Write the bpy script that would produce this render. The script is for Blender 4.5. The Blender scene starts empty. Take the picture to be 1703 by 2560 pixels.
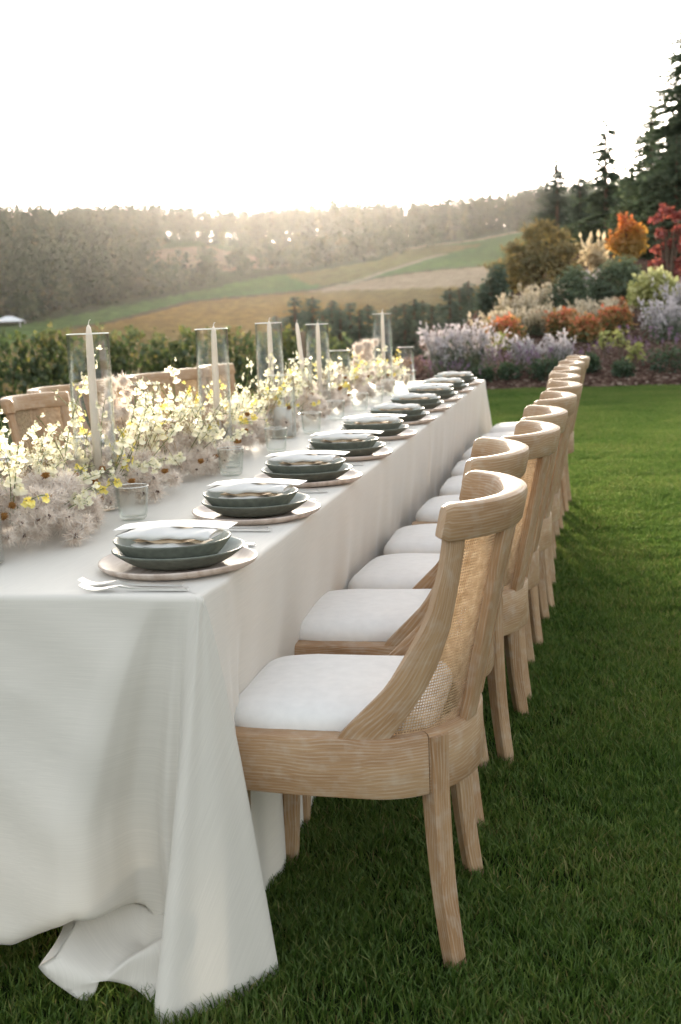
import bpy, math, random
import numpy as np
from mathutils import Matrix, Vector

S = bpy.context.scene
COL = S.collection
R = math.radians
rng = np.random.default_rng(7)
random.seed(7)

# ------------------------------------------------------------------ camera
PITCH, YAW, ROLL = R(9.266), R(11.5), R(2.12)
CAM = np.array([.7185, -2.2164, 1.292])
fw = np.array([-math.sin(YAW) * math.cos(PITCH), math.cos(YAW) * math.cos(PITCH), -math.sin(PITCH)])
rt0 = np.array([math.cos(YAW), math.sin(YAW), 0.])
up0 = np.cross(rt0, fw)
rt = math.cos(ROLL) * rt0 - math.sin(ROLL) * up0
up = math.sin(ROLL) * rt0 + math.cos(ROLL) * up0
cam = bpy.data.cameras.new('camera')
cam_o = bpy.data.objects.new('camera', cam)
COL.objects.link(cam_o)
cam_o.matrix_world = Matrix(((rt[0], up[0], -fw[0], CAM[0]), (rt[1], up[1], -fw[1], CAM[1]),
                             (rt[2], up[2], -fw[2], CAM[2]), (0, 0, 0, 1)))
cam.sensor_fit = 'VERTICAL'
cam.sensor_height = 36
cam.lens = 44.95
cam.clip_start = .05
cam.clip_end = 6000
cam.dof.use_dof = True
cam.dof.focus_distance = 3.1
cam.dof.aperture_fstop = 5.6
S.camera = cam_o

# ------------------------------------------------------------------ sky, sun, exposure
SUN_EL, SUN_AZ = R(5.8), R(-13.6)           # azimuth from +Y, positive towards +X
world = bpy.data.worlds.new("World")
S.world = world
world.use_nodes = True
wn = world.node_tree.nodes
sky = wn.new('ShaderNodeTexSky')
sky.sky_type = 'NISHITA'
sky.sun_disc = False
sky.sun_elevation = SUN_EL
sky.sun_rotation = SUN_AZ
sky.air_density = 1.0
sky.dust_density = 2.0
sky.ozone_density = 1.0
bg = wn['Background']
bg.inputs[1].default_value = .15
veil = wn.new('ShaderNodeHueSaturation')        # thin high cloud takes the colour out of the sky
veil.inputs['Saturation'].default_value = .34
world.node_tree.links.new(sky.outputs[0], veil.inputs['Color'])
cloud = wn.new('ShaderNodeMix')                 # and adds an even white of its own
cloud.data_type = 'RGBA'; cloud.blend_type = 'ADD'
cloud.inputs[0].default_value = 1
cloud.inputs[7].default_value = (.60, .63, .68, 1)
world.node_tree.links.new(veil.outputs[0], cloud.inputs[6])
world.node_tree.links.new(cloud.outputs[2], bg.inputs[0])
sun = bpy.data.lights.new('sun', 'SUN')
sun.energy = 4.0
sun.angle = R(6)
sun.color = (1, .86, .68)
sun_o = bpy.data.objects.new('sun', sun)
COL.objects.link(sun_o)
sd = Vector((math.sin(SUN_AZ) * math.cos(SUN_EL), math.cos(SUN_AZ) * math.cos(SUN_EL), math.sin(SUN_EL)))
sun_o.rotation_euler = sd.to_track_quat('Z', 'Y').to_euler()
S.view_settings.view_transform = 'Standard'
S.view_settings.look = 'None'
S.view_settings.gamma = 1
S.view_settings.use_curve_mapping = False
S.view_settings.exposure = 2.05
S.render.engine = 'CYCLES'
cy = S.cycles
cy.use_denoising = True
try:
    cy.denoiser = 'OPENIMAGEDENOISE'
except Exception:
    pass
cy.max_bounces = 9
cy.diffuse_bounces = 5
cy.glossy_bounces = 3
cy.transmission_bounces = 8
cy.transparent_max_bounces = 40
cy.volume_bounces = 1
cy.caustics_reflective = False
cy.caustics_refractive = False
cy.sample_clamp_indirect = 6

# ------------------------------------------------------------------ helpers
NTH = [a + b for a in ('', 'twenty-') for b in ('first', 'second', 'third', 'fourth', 'fifth', 'sixth', 'seventh', 'eighth', 'ninth')]
NTH = NTH[:9] + ['tenth', 'eleventh', 'twelfth', 'thirteenth', 'fourteenth', 'fifteenth', 'sixteenth', 'seventeenth', 'eighteenth', 'nineteenth', 'twentieth'] + NTH[9:]
ORD = ['first', 'second', 'third', 'fourth', 'fifth', 'sixth', 'seventh', 'eighth', 'ninth', 'tenth']


def tag(o, label=None, cat=None, group=None, kind=None):
    if label: o['label'] = label
    if cat: o['category'] = cat
    if group: o['group'] = group
    if kind: o['kind'] = kind
    return o


class MB:
    """collects vertices and polygons of one mesh"""
    def __init__(s):
        s.v = []; s.f = []; s.uv = []; s.t = []; s.n = 0; s.fm = []

    def add(s, v, f, uv=None, tint=None, mat=0):
        v = np.asarray(v, float).reshape(-1, 3)
        s.v.append(v)
        for a in (f if isinstance(f, (list, tuple)) and len(f) and isinstance(f[0], np.ndarray) and f[0].ndim == 2 else [f]):
            if isinstance(a, np.ndarray) and a.ndim == 2:
                s.f.append(a + s.n); s.fm.append(np.full(len(a), mat))
            else:
                for q in a:
                    s.f.append(np.array([q]) + s.n); s.fm.append(np.full(1, mat))
        s.uv.append(np.zeros((len(v), 2)) if uv is None else np.asarray(uv, float).reshape(-1, 2))
        s.t.append(np.full(len(v), .5) if tint is None else np.broadcast_to(np.asarray(tint, float), (len(v),)))
        s.n += len(v)

    def mesh(s, name, mats, smooth=True):
        me = bpy.data.meshes.new(name)
        v = np.concatenate(s.v); uv = np.concatenate(s.uv); t = np.concatenate(s.t)
        me.vertices.add(len(v)); me.vertices.foreach_set('co', v.ravel().astype(np.float32))
        loops = np.concatenate([a.ravel() for a in s.f]).astype(np.int32)
        cnt = np.concatenate([np.full(len(a), a.shape[1]) for a in s.f]).astype(np.int32)
        start = np.concatenate([[0], np.cumsum(cnt)[:-1]]).astype(np.int32)
        me.loops.add(len(loops)); me.loops.foreach_set('vertex_index', loops)
        me.polygons.add(len(cnt)); me.polygons.foreach_set('loop_start', start)
        try:
            me.polygons.foreach_set('loop_total', cnt)
        except Exception:
            pass
        me.polygons.foreach_set('material_index', np.concatenate(s.fm).astype(np.int32))
        if smooth is not None:
            me.polygons.foreach_set('use_smooth', np.full(len(cnt), bool(smooth)))
        ul = me.uv_layers.new(name='UVMap')
        ul.data.foreach_set('uv', uv[loops].ravel().astype(np.float32))
        at = me.attributes.new('tint', 'FLOAT', 'POINT')
        at.data.foreach_set('value', t.astype(np.float32))
        for m in (mats if isinstance(mats, (list, tuple)) else [mats]):
            me.materials.append(m)
        me.update(calc_edges=True)
        me.validate()
        return me

    def build(s, name, mats, parent=None, smooth=True, auto=None):
        me = s.mesh(name, mats, smooth)
        if auto is not None:
            sharp_by_angle(me, auto)
        return link(name, me, parent)


def sharp_by_angle(me, deg):
    import bmesh
    bm = bmesh.new(); bm.from_mesh(me)
    for e in bm.edges:
        if len(e.link_faces) == 2 and e.calc_face_angle(0) > R(deg):
            e.smooth = False
    bm.to_mesh(me); bm.free()


def link(name, data, parent=None, loc=None, rot=None):
    o = bpy.data.objects.new(name, data)
    COL.objects.link(o)
    if parent: o.parent = parent
    if loc is not None: o.location = loc
    if rot is not None: o.rotation_euler = rot
    return o


def empty(name, loc=(0, 0, 0), rz=0, label=None, cat=None, group=None):
    o = bpy.data.objects.new(name, None)
    COL.objects.link(o)
    o.location = loc; o.rotation_euler = (0, 0, rz)
    o.empty_display_size = .05
    return tag(o, label, cat, group)


def copy_tree(o, parent=None):
    c = o.copy(); COL.objects.link(c)
    if parent: c.parent = parent
    for ch in list(o.children):
        copy_tree(ch, c)
    return c


def grid_faces(n, m, closed_m=False, off=0):
    idx = np.arange(n * m).reshape(n, m) + off
    if closed_m:
        idx = np.concatenate([idx, idx[:, :1]], 1)
    return np.stack([idx[:-1, :-1], idx[1:, :-1], idx[1:, 1:], idx[:-1, 1:]], -1).reshape(-1, 4)


def tube_loops(P, tint=.5, mb=None, cap=True, uv=None):
    """P (n, m, 3): n closed loops of m points joined into a skin with end caps"""
    n, m, _ = P.shape
    mb = mb or MB()
    if uv is None:
        d = np.concatenate([[0], np.cumsum(np.linalg.norm(np.diff(P.mean(1), axis=0), axis=1))])
        per = np.concatenate([[0], np.cumsum(np.linalg.norm(np.diff(P[n // 2], axis=0), axis=1))])
        uv = np.stack(np.meshgrid(d, per, indexing='ij'), -1)
    mb.add(P.reshape(-1, 3), [grid_faces(n, m, True)], uv, tint)
    if cap:
        b = mb.n - n * m
        mb.f.append(np.array([np.arange(m)[::-1] + b])); mb.fm.append(np.zeros(1, int))
        mb.f.append(np.array([np.arange(m) + b + (n - 1) * m])); mb.fm.append(np.zeros(1, int))
    return mb


def round_tube(path, rad, m=6, mb=None, tint=.5, cap=True):
    path = np.asarray(path, float); n = len(path)
    rad = np.broadcast_to(np.asarray(rad, float), (n,))
    t = np.gradient(path, axis=0); t /= np.linalg.norm(t, axis=1)[:, None] + 1e-12
    ref = np.array([.37, .2, .9]) if abs(t[0] @ np.array([0, 0, 1])) < .9 else np.array([1., .1, 0])
    a = np.cross(t, ref); a /= np.linalg.norm(a, axis=1)[:, None] + 1e-12
    b = np.cross(t, a)
    w = np.linspace(0, 2 * np.pi, m, endpoint=False)
    P = path[:, None] + rad[:, None, None] * (np.cos(w)[None, :, None] * a[:, None] + np.sin(w)[None, :, None] * b[:, None])
    return tube_loops(P, tint, mb, cap)


def lathe(prof, n=40, mb=None, tint=.5, mat=0):
    prof = np.asarray(prof, float)
    w = np.linspace(0, 2 * np.pi, n, endpoint=False)
    P = np.stack([prof[:, :1] * np.cos(w), prof[:, :1] * np.sin(w), np.repeat(prof[:, 1:], n, 1)], -1)
    mb = mb or MB()
    uv = np.stack(np.meshgrid(np.arange(len(prof)) / len(prof), w / 6.2832, indexing='ij'), -1)
    mb.add(P.reshape(-1, 3), [grid_faces(len(prof), n, True)], uv, tint, mat)
    return mb


def box(mb, c, s, rot=None, tint=.5):
    c = np.asarray(c, float); h = np.asarray(s, float) / 2
    v = np.array([[x, y, z] for x in (-1, 1) for y in (-1, 1) for z in (-1, 1)], float) * h
    if rot is not None: v = v @ np.asarray(rot).T
    f = np.array([[0, 1, 3, 2], [4, 6, 7, 5], [0, 4, 5, 1], [2, 3, 7, 6], [0, 2, 6, 4], [1, 5, 7, 3]])
    mb.add(v + c, [f], v[:, :2], tint)
    return mb


def rotz(a):
    return np.array([[math.cos(a), -math.sin(a), 0], [math.sin(a), math.cos(a), 0], [0, 0, 1]])


def sst(a, b, x):
    t = np.clip((x - a) / (b - a), 0, 1)
    return t * t * (3 - 2 * t)


# ------------------------------------------------------------------ materials
class NT:
    def __init__(s, name):
        s.m = bpy.data.materials.new(name); s.m.use_nodes = True
        s.t = s.m.node_tree; s.N = s.t.nodes; s.L = s.t.links
        s.N.clear(); s.out = s.N.new('ShaderNodeOutputMaterial')

    def n(s, typ, **kw):
        nd = s.N.new(typ)
        for k, v in kw.items():
            if k.startswith('i_'):
                key = k[2:]
                key = int(key) if key.isdigit() else key.replace('_', ' ')
                if hasattr(v, 'bl_idname') or isinstance(v, bpy.types.NodeSocket):
                    s.L.new(v, nd.inputs[key])
                else:
                    nd.inputs[key].default_value = v
            else:
                setattr(nd, k, v)
        return nd

    def ramp(s, fac, stops):
        r = s.N.new('ShaderNodeValToRGB'); s.L.new(fac, r.inputs[0])
        el = r.color_ramp.elements
        while len(el) < len(stops): el.new(.5)
        for e, (p, c) in zip(el, stops):
            e.position = p; e.color = (*c, 1) if len(c) == 3 else c
        return r.outputs[0]

    def mix(s, fac, a, b, blend='MIX'):
        m = s.N.new('ShaderNodeMix'); m.data_type = 'RGBA'; m.blend_type = blend
        for i, v in ((0, fac), (6, a), (7, b)):
            if isinstance(v, bpy.types.NodeSocket): s.L.new(v, m.inputs[i])
            else: m.inputs[i].default_value = v if i == 0 else ((*v, 1) if len(v) == 3 else v)
        return m.outputs[2]

    def done(s, shader):
        s.L.new(shader, s.out.inputs[0]); return s.m


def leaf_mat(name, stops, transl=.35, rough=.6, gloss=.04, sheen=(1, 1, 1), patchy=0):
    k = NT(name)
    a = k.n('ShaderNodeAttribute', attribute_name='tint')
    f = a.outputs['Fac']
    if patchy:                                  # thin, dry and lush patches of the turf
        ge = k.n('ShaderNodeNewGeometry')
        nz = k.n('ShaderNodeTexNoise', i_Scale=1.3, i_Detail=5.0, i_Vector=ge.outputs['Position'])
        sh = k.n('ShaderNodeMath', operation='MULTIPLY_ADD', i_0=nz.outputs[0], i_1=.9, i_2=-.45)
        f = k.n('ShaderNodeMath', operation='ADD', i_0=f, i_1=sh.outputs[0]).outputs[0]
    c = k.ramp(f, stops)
    d = k.n('ShaderNodeBsdfDiffuse', i_Color=c)
    t = k.n('ShaderNodeBsdfTranslucent', i_Color=c)
    m = k.n('ShaderNodeMixShader', i_0=transl, i_1=d.outputs[0], i_2=t.outputs[0])
    if gloss:
        g = k.n('ShaderNodeBsdfGlossy', i_Roughness=rough, i_Color=(*sheen, 1))
        m = k.n('ShaderNodeMixShader', i_0=gloss, i_1=m.outputs[0], i_2=g.outputs[0])
    return k.done(m.outputs[0])


def plain_mat(name, col, rough=.5, spec=.5, noise=0, nscale=20, bump=0, bscale=200, metal=0, sheen=0, transl=0):
    k = NT(name)
    p = k.n('ShaderNodeBsdfPrincipled', i_Roughness=rough, i_Metallic=metal)
    p.inputs['Specular IOR Level'].default_value = spec
    if sheen:
        p.inputs['Sheen Weight'].default_value = sheen
        p.inputs['Sheen Roughness'].default_value = .4
    tc = k.n('ShaderNodeTexCoord')
    if noise:
        nz = k.n('ShaderNodeTexNoise', i_Scale=nscale, i_Detail=6.0, i_Vector=tc.outputs['Object'])
        c = k.ramp(nz.outputs[0], [(.3, tuple(x * (1 - noise) for x in col)), (.7, tuple(min(1, x * (1 + noise)) for x in col))])
        k.L.new(c, p.inputs['Base Color'])
    else:
        p.inputs['Base Color'].default_value = (*col, 1)
    if bump:
        nb = k.n('ShaderNodeTexNoise', i_Scale=bscale, i_Detail=4.0, i_Vector=tc.outputs['Object'])
        b = k.n('ShaderNodeBump', i_Strength=bump, i_Distance=.002, i_Height=nb.outputs[0])
        k.L.new(b.outputs[0], p.inputs['Normal'])
    sh = p.outputs[0]
    if transl:
        t = k.n('ShaderNodeBsdfTranslucent', i_Color=(*col, 1))
        sh = k.n('ShaderNodeMixShader', i_0=transl, i_1=sh, i_2=t.outputs[0]).outputs[0]
    return k.done(sh)


def wood_mat():
    k = NT('limed_oak')
    uv = k.n('ShaderNodeUVMap')
    oi = k.n('ShaderNodeObjectInfo')
    off = k.n('ShaderNodeVectorMath', operation='SCALE', i_0=(17.3, 7.1, 3.0)); k.L.new(oi.outputs['Random'], off.inputs['Scale'])
    ad = k.n('ShaderNodeVectorMath', operation='ADD', i_0=uv.outputs[0], i_1=off.outputs[0])
    mp = k.n('ShaderNodeMapping', i_Vector=ad.outputs[0]); mp.inputs['Scale'].default_value = (1.6, 9, 1)
    mp.inputs['Scale'].default_value = (5.5, 8, 1)
    n0 = k.n('ShaderNodeTexNoise', i_Scale=1.0, i_Detail=1.5, i_Vector=mp.outputs[0])
    # growth rings: fine bands that bend round the slow noise
    sep = k.n('ShaderNodeSeparateXYZ', i_0=ad.outputs[0])
    m1 = k.n('ShaderNodeMath', operation='MULTIPLY', i_0=n0.outputs[0], i_1=42.0)
    m2 = k.n('ShaderNodeMath', operation='MULTIPLY_ADD', i_0=sep.outputs[1], i_1=900.0, i_2=m1.outputs[0])
    sn = k.n('ShaderNodeMath', operation='SINE', i_0=m2.outputs[0])
    sn2 = k.n('ShaderNodeMath', operation='MULTIPLY_ADD', i_0=sn.outputs[0], i_1=.5, i_2=.5)
    mp2 = k.n('ShaderNodeMapping', i_Vector=ad.outputs[0]); mp2.inputs['Scale'].default_value = (14, 420, 1)
    n1 = k.n('ShaderNodeTexNoise', i_Scale=1.0, i_Detail=4.0, i_Vector=mp2.outputs[0])
    mp3 = k.n('ShaderNodeMapping', i_Vector=ad.outputs[0]); mp3.inputs['Scale'].default_value = (5, 16, 1)
    n2 = k.n('ShaderNodeTexNoise', i_Scale=1.0, i_Detail=5.0, i_Vector=mp3.outputs[0])
    base = k.ramp(n2.outputs[0], [(.3, (.30, .168, .078)), (.5, (.375, .228, .117)), (.75, (.44, .295, .165))])
    grain = k.ramp(n1.outputs[0], [(.35, (.84, .82, .79)), (.62, (1, 1, 1))])
    c = k.mix(1.0, base, grain, 'MULTIPLY')
    # lime paste left in the pores
    lime = k.n('ShaderNodeMath', operation='POWER', i_0=sn2.outputs[0], i_1=3.0)
    brk = k.ramp(n1.outputs[0], [(.38, (.1, .1, .1)), (.6, (1, 1, 1))])
    lm = k.n('ShaderNodeMath', operation='MULTIPLY', i_0=lime.outputs[0], i_1=brk)
    lm2 = k.n('ShaderNodeMath', operation='MULTIPLY', i_0=lm.outputs[0], i_1=.36)
    c = k.mix(lm2.outputs[0], c, (.56, .50, .42))
    wear = k.n('ShaderNodeTexNoise', i_Scale=34.0, i_Detail=6.0, i_Vector=ad.outputs[0])
    wr = k.ramp(wear.outputs[0], [(.50, (0, 0, 0)), (.72, (.30, .30, .30))])
    c = k.mix(wr, c, (.50, .44, .36))
    b = k.n('ShaderNodeBump', i_Strength=.35, i_Distance=.0012, i_Height=n1.outputs[0])
    p = k.n('ShaderNodeBsdfPrincipled', i_Base_Color=c, i_Roughness=.55, i_Normal=b.outputs[0])
    p.inputs['Specular IOR Level'].default_value = .35
    return k.done(p.outputs[0])


def cane_mat():
    k = NT('cane_webbing')
    uv = k.n('ShaderNodeUVMap')
    sep = k.n('ShaderNodeSeparateXYZ', i_0=uv.outputs[0])
    def strip(sock, freq, duty):
        a = k.n('ShaderNodeMath', operation='MULTIPLY', i_0=sock, i_1=freq)
        f = k.n('ShaderNodeMath', operation='FRACT', i_0=a.outputs[0])
        s = k.n('ShaderNodeMath', operation='SUBTRACT', i_0=f.outputs[0], i_1=.5)
        ab = k.n('ShaderNodeMath', operation='ABSOLUTE', i_0=s.outputs[0])
        return k.n('ShaderNodeMath', operation='GREATER_THAN', i_0=ab.outputs[0], i_1=duty).outputs[0], ab.outputs[0]
    hu, au = strip(sep.outputs[0], 165.0, .31)
    hv, av = strip(sep.outputs[1], 165.0, .27)
    solid = k.n('ShaderNodeMath', operation='MAXIMUM', i_0=hu, i_1=hv)
    nz = k.n('ShaderNodeTexNoise', i_Scale=60.0, i_Detail=3.0, i_Vector=uv.outputs[0])
    c = k.ramp(nz.outputs[0], [(.3, (.36, .23, .12)), (.55, (.50, .34, .20)), (.75, (.62, .46, .30))])
    su = k.n('ShaderNodeMath', operation='ADD', i_0=au, i_1=av)
    bm = k.n('ShaderNodeBump', i_Strength=.5, i_Distance=.001, i_Height=su.outputs[0])
    d = k.n('ShaderNodeBsdfPrincipled', i_Base_Color=c, i_Roughness=.5, i_Normal=bm.outputs[0])
    t = k.n('ShaderNodeBsdfTranslucent', i_Color=c)
    dm = k.n('ShaderNodeMixShader', i_0=.2, i_1=d.outputs[0], i_2=t.outputs[0])
    tr = k.n('ShaderNodeBsdfTransparent')
    m = k.n('ShaderNodeMixShader', i_0=solid.outputs[0], i_1=tr.outputs[0], i_2=dm.outputs[0])
    return k.done(m.outputs[0])


def glass_mat(name, tint=(1, 1, 1), base=.05, power=3.0, amt=.75, edge=(.75, .8, .76)):
    """thin blown glass: clear when faced, reflecting and darker on its flanks"""
    k = NT(name)
    lw = k.n('ShaderNodeLayerWeight', i_Blend=.5)
    pw = k.n('ShaderNodeMath', operation='POWER', i_0=lw.outputs['Facing'], i_1=power)
    fc = k.n('ShaderNodeMath', operation='MULTIPLY_ADD', i_0=pw.outputs[0], i_1=amt, i_2=base)
    col = k.mix(pw.outputs[0], tint, edge)
    tr = k.n('ShaderNodeBsdfTransparent', i_Color=col)
    g = k.n('ShaderNodeBsdfGlossy', i_Roughness=.02, i_Color=(1, 1, 1, 1))
    m = k.n('ShaderNodeMixShader', i_0=fc.outputs[0], i_1=tr.outputs[0], i_2=g.outputs[0])
    return k.done(m.outputs[0])


def cloth_mat(name, col, slub=.5):
    k = NT(name)
    uv = k.n('ShaderNodeUVMap')
    mp = k.n('ShaderNodeMapping', i_Vector=uv.outputs[0]); mp.inputs['Scale'].default_value = (9, 520, 1)
    n1 = k.n('ShaderNodeTexNoise', i_Scale=1.0, i_Detail=3.0, i_Vector=mp.outputs[0])
    mp2 = k.n('ShaderNodeMapping', i_Vector=uv.outputs[0]); mp2.inputs['Scale'].default_value = (420, 30, 1)
    n2 = k.n('ShaderNodeTexNoise', i_Scale=1.0, i_Detail=2.0, i_Vector=mp2.outputs[0])
    s = k.ramp(n1.outputs[0], [(.35, tuple(c * .945 for c in col)), (.6, col), (.78, tuple(min(.9, c * 1.07) for c in col))])
    ad = k.n('ShaderNodeMath', operation='ADD', i_0=n1.outputs[0], i_1=n2.outputs[0])
    b = k.n('ShaderNodeBump', i_Strength=.16, i_Distance=.001, i_Height=ad.outputs[0])
    p = k.n('ShaderNodeBsdfPrincipled', i_Base_Color=s, i_Roughness=.55, i_Normal=b.outputs[0])
    p.inputs['Specular IOR Level'].default_value = .22
    p.inputs['Sheen Weight'].default_value = .25
    p.inputs['Sheen Roughness'].default_value = .35
    t = k.n('ShaderNodeBsdfTranslucent', i_Color=s)
    m = k.n('ShaderNodeMixShader', i_0=.08, i_1=p.outputs[0], i_2=t.outputs[0])
    return k.done(m.outputs[0])


M = {}
M['wood'] = wood_mat()
M['cane'] = cane_mat()
M['cloth'] = cloth_mat('champagne_satin', (.68, .640, .570))
M['cushion'] = plain_mat('ivory_linen', (.74, .725, .70), .85, .2, .04, 40, .25, 900, sheen=.2)
M['glaze'] = plain_mat('green_stoneware', (.142, .152, .124), .68, .25, .2, 60)
M['glaze_in'] = plain_mat('pale_glaze', (.37, .40, .365), .55, .3, .18, 45)
M['napkin'] = plain_mat('white_napkin', (.82, .80, .765), .85, .2, .03, 30, .2, 700, transl=.25)
M['napkin_shade'] = plain_mat('napkin_inner_shade', (.56, .43, .30), .8, .2, .15, 30)  # warm shade on the white napkin's underside, put in as tan colour
M['card'] = plain_mat('cream_card', (.82, .81, .78), .7, .3)
M['ink'] = plain_mat('grey_ink', (.25, .25, .25), .7, .2)
M['steel'] = plain_mat('hammered_silver', (.86, .855, .84), .28, .5, 0, 1, .25, 160, metal=1)
M['wax'] = plain_mat('ivory_wax', (.74, .67, .58), .45, .4, .02, 5, transl=.2)
M['white_wax'] = plain_mat('white_wax', (.82, .80, .76), .45, .4, transl=.25)
M['wick'] = plain_mat('cotton_wick', (.70, .66, .58), .8)
M['hurricane'] = glass_mat('hurricane_glass', (.99, .992, .99), .022, 2.8, .85, (.62, .66, .62))
M['tumbler'] = glass_mat('tumbler_glass', (.985, .992, .987), .012, 2.6, .5, (.66, .72, .68))
M['glass_rim'] = plain_mat('glass_rim', (.80, .80, .76), .12, .9, transl=.4)


def charger_mat():
    k = NT('whitewashed_wood')
    tc = k.n('ShaderNodeTexCoord')
    mp = k.n('ShaderNodeMapping', i_Vector=tc.outputs['Object']); mp.inputs['Scale'].default_value = (9, 70, 9)
    n = k.n('ShaderNodeTexNoise', i_Scale=1.0, i_Detail=5.0, i_Vector=mp.outputs[0])
    c = k.ramp(n.outputs[0], [(.3, (.40, .30, .235)), (.5, (.54, .44, .37)), (.7, (.62, .53, .46))])
    p = k.n('ShaderNodeBsdfPrincipled', i_Base_Color=c, i_Roughness=.5)
    return k.done(p.outputs[0])


M['charger'] = charger_mat()
M['fluff'] = leaf_mat('clematis_fluff', [(0, (.70, .60, .52)), (.5, (.83, .75, .67)), (1, (.90, .86, .80))], .5, .6, 0)
M['seed'] = plain_mat('seed_brown', (.10, .055, .035), .8)
M['orchid_cream'] = leaf_mat('orchid_cream', [(0, (.78, .68, .30)), (.35, (.81, .77, .54)), (1, (.80, .77, .62))], .5, .5, .03)
M['orchid_yellow'] = leaf_mat('orchid_yellow', [(0, (.62, .42, .05)), (.4, (.82, .66, .12)), (1, (.86, .77, .28))], .45, .5, .03)
M['stem'] = plain_mat('green_stem', (.15, .20, .05), .6, transl=.2)
M['brown_stem'] = plain_mat('brown_stem', (.20, .12, .07), .7)
M['straw'] = plain_mat('dry_straw', (.46, .33, .20), .8, transl=.3)
M['scabiosa'] = leaf_mat('scabiosa_rust', [(0, (.22, .10, .03)), (1, (.50, .28, .11))], .2, .6, 0)
M['bark'] = plain_mat('bark', (.12, .085, .06), .9, .2, .35, 14, .8, 30)
M['post'] = plain_mat('weathered_post', (.20, .145, .10), .9, .2, .3, 12, .5, 40)

# ------------------------------------------------------------------ ground
def terrain_h(x, y):
    """ground height of the valley, the far hillside and the garden slope"""
    x = np.asarray(x, float); y = np.asarray(y, float)
    r = np.hypot(x - .7, y + 2.2)
    RR = [0, 14, 19, 26, 60, 130, 260, 440, 520, 600, 700, 790, 850, 900, 1500]
    ZZ = [-.15, -.15, -1.3, -1.5, -6, -17, -33, -7.5, 3.0, 15.5, 30, 42.5, 45, 38, -60]
    p = np.interp(r, RR, ZZ)
    az = np.degrees(np.arctan2(x - .7, y + 2.2))
    p = p + sst(420, 800, r) * (1 - sst(900, 1100, r)) * (3.0 * np.sin(az * .21 + 1.0) + 1.2 * np.sin(az * .73 + r * .012))
    d = np.clip(y - 16.2, 0, None)
    g = np.interp(d, [0, 4, 8, 12, 17, 20, 24, 40, 90], [0, .42, .72, .92, 1.3, 1.65, 2.1, 3.3, 5.5])
    g = g + np.clip(x - 4, 0, 30) * .06 * sst(16.5, 22, y)
    w = sst(-3.8, -1.7, x + .02 * np.clip(y - 17, 0, 200)) * sst(15.8, 16.8, y)
    w = w * (1 - sst(150, 320, r))
    back = sst(-.2, -3, y) * sst(14, 20, r)
    out = p * (1 - w) + (g - .15) * w
    return out * (1 - back) + (-.15 - .01 * r) * back


def in_poly(px, py, poly):
    poly = np.asarray(poly, float); ins = np.zeros(px.shape, bool)
    for (x1, y1), (x2, y2) in zip(poly, np.roll(poly, -1, 0)):
        c = ((y1 > py) != (y2 > py)) & (px < (x2 - x1) * (py - y1) / (y2 - y1 + 1e-12) + x1)
        ins ^= c
    return ins


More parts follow.
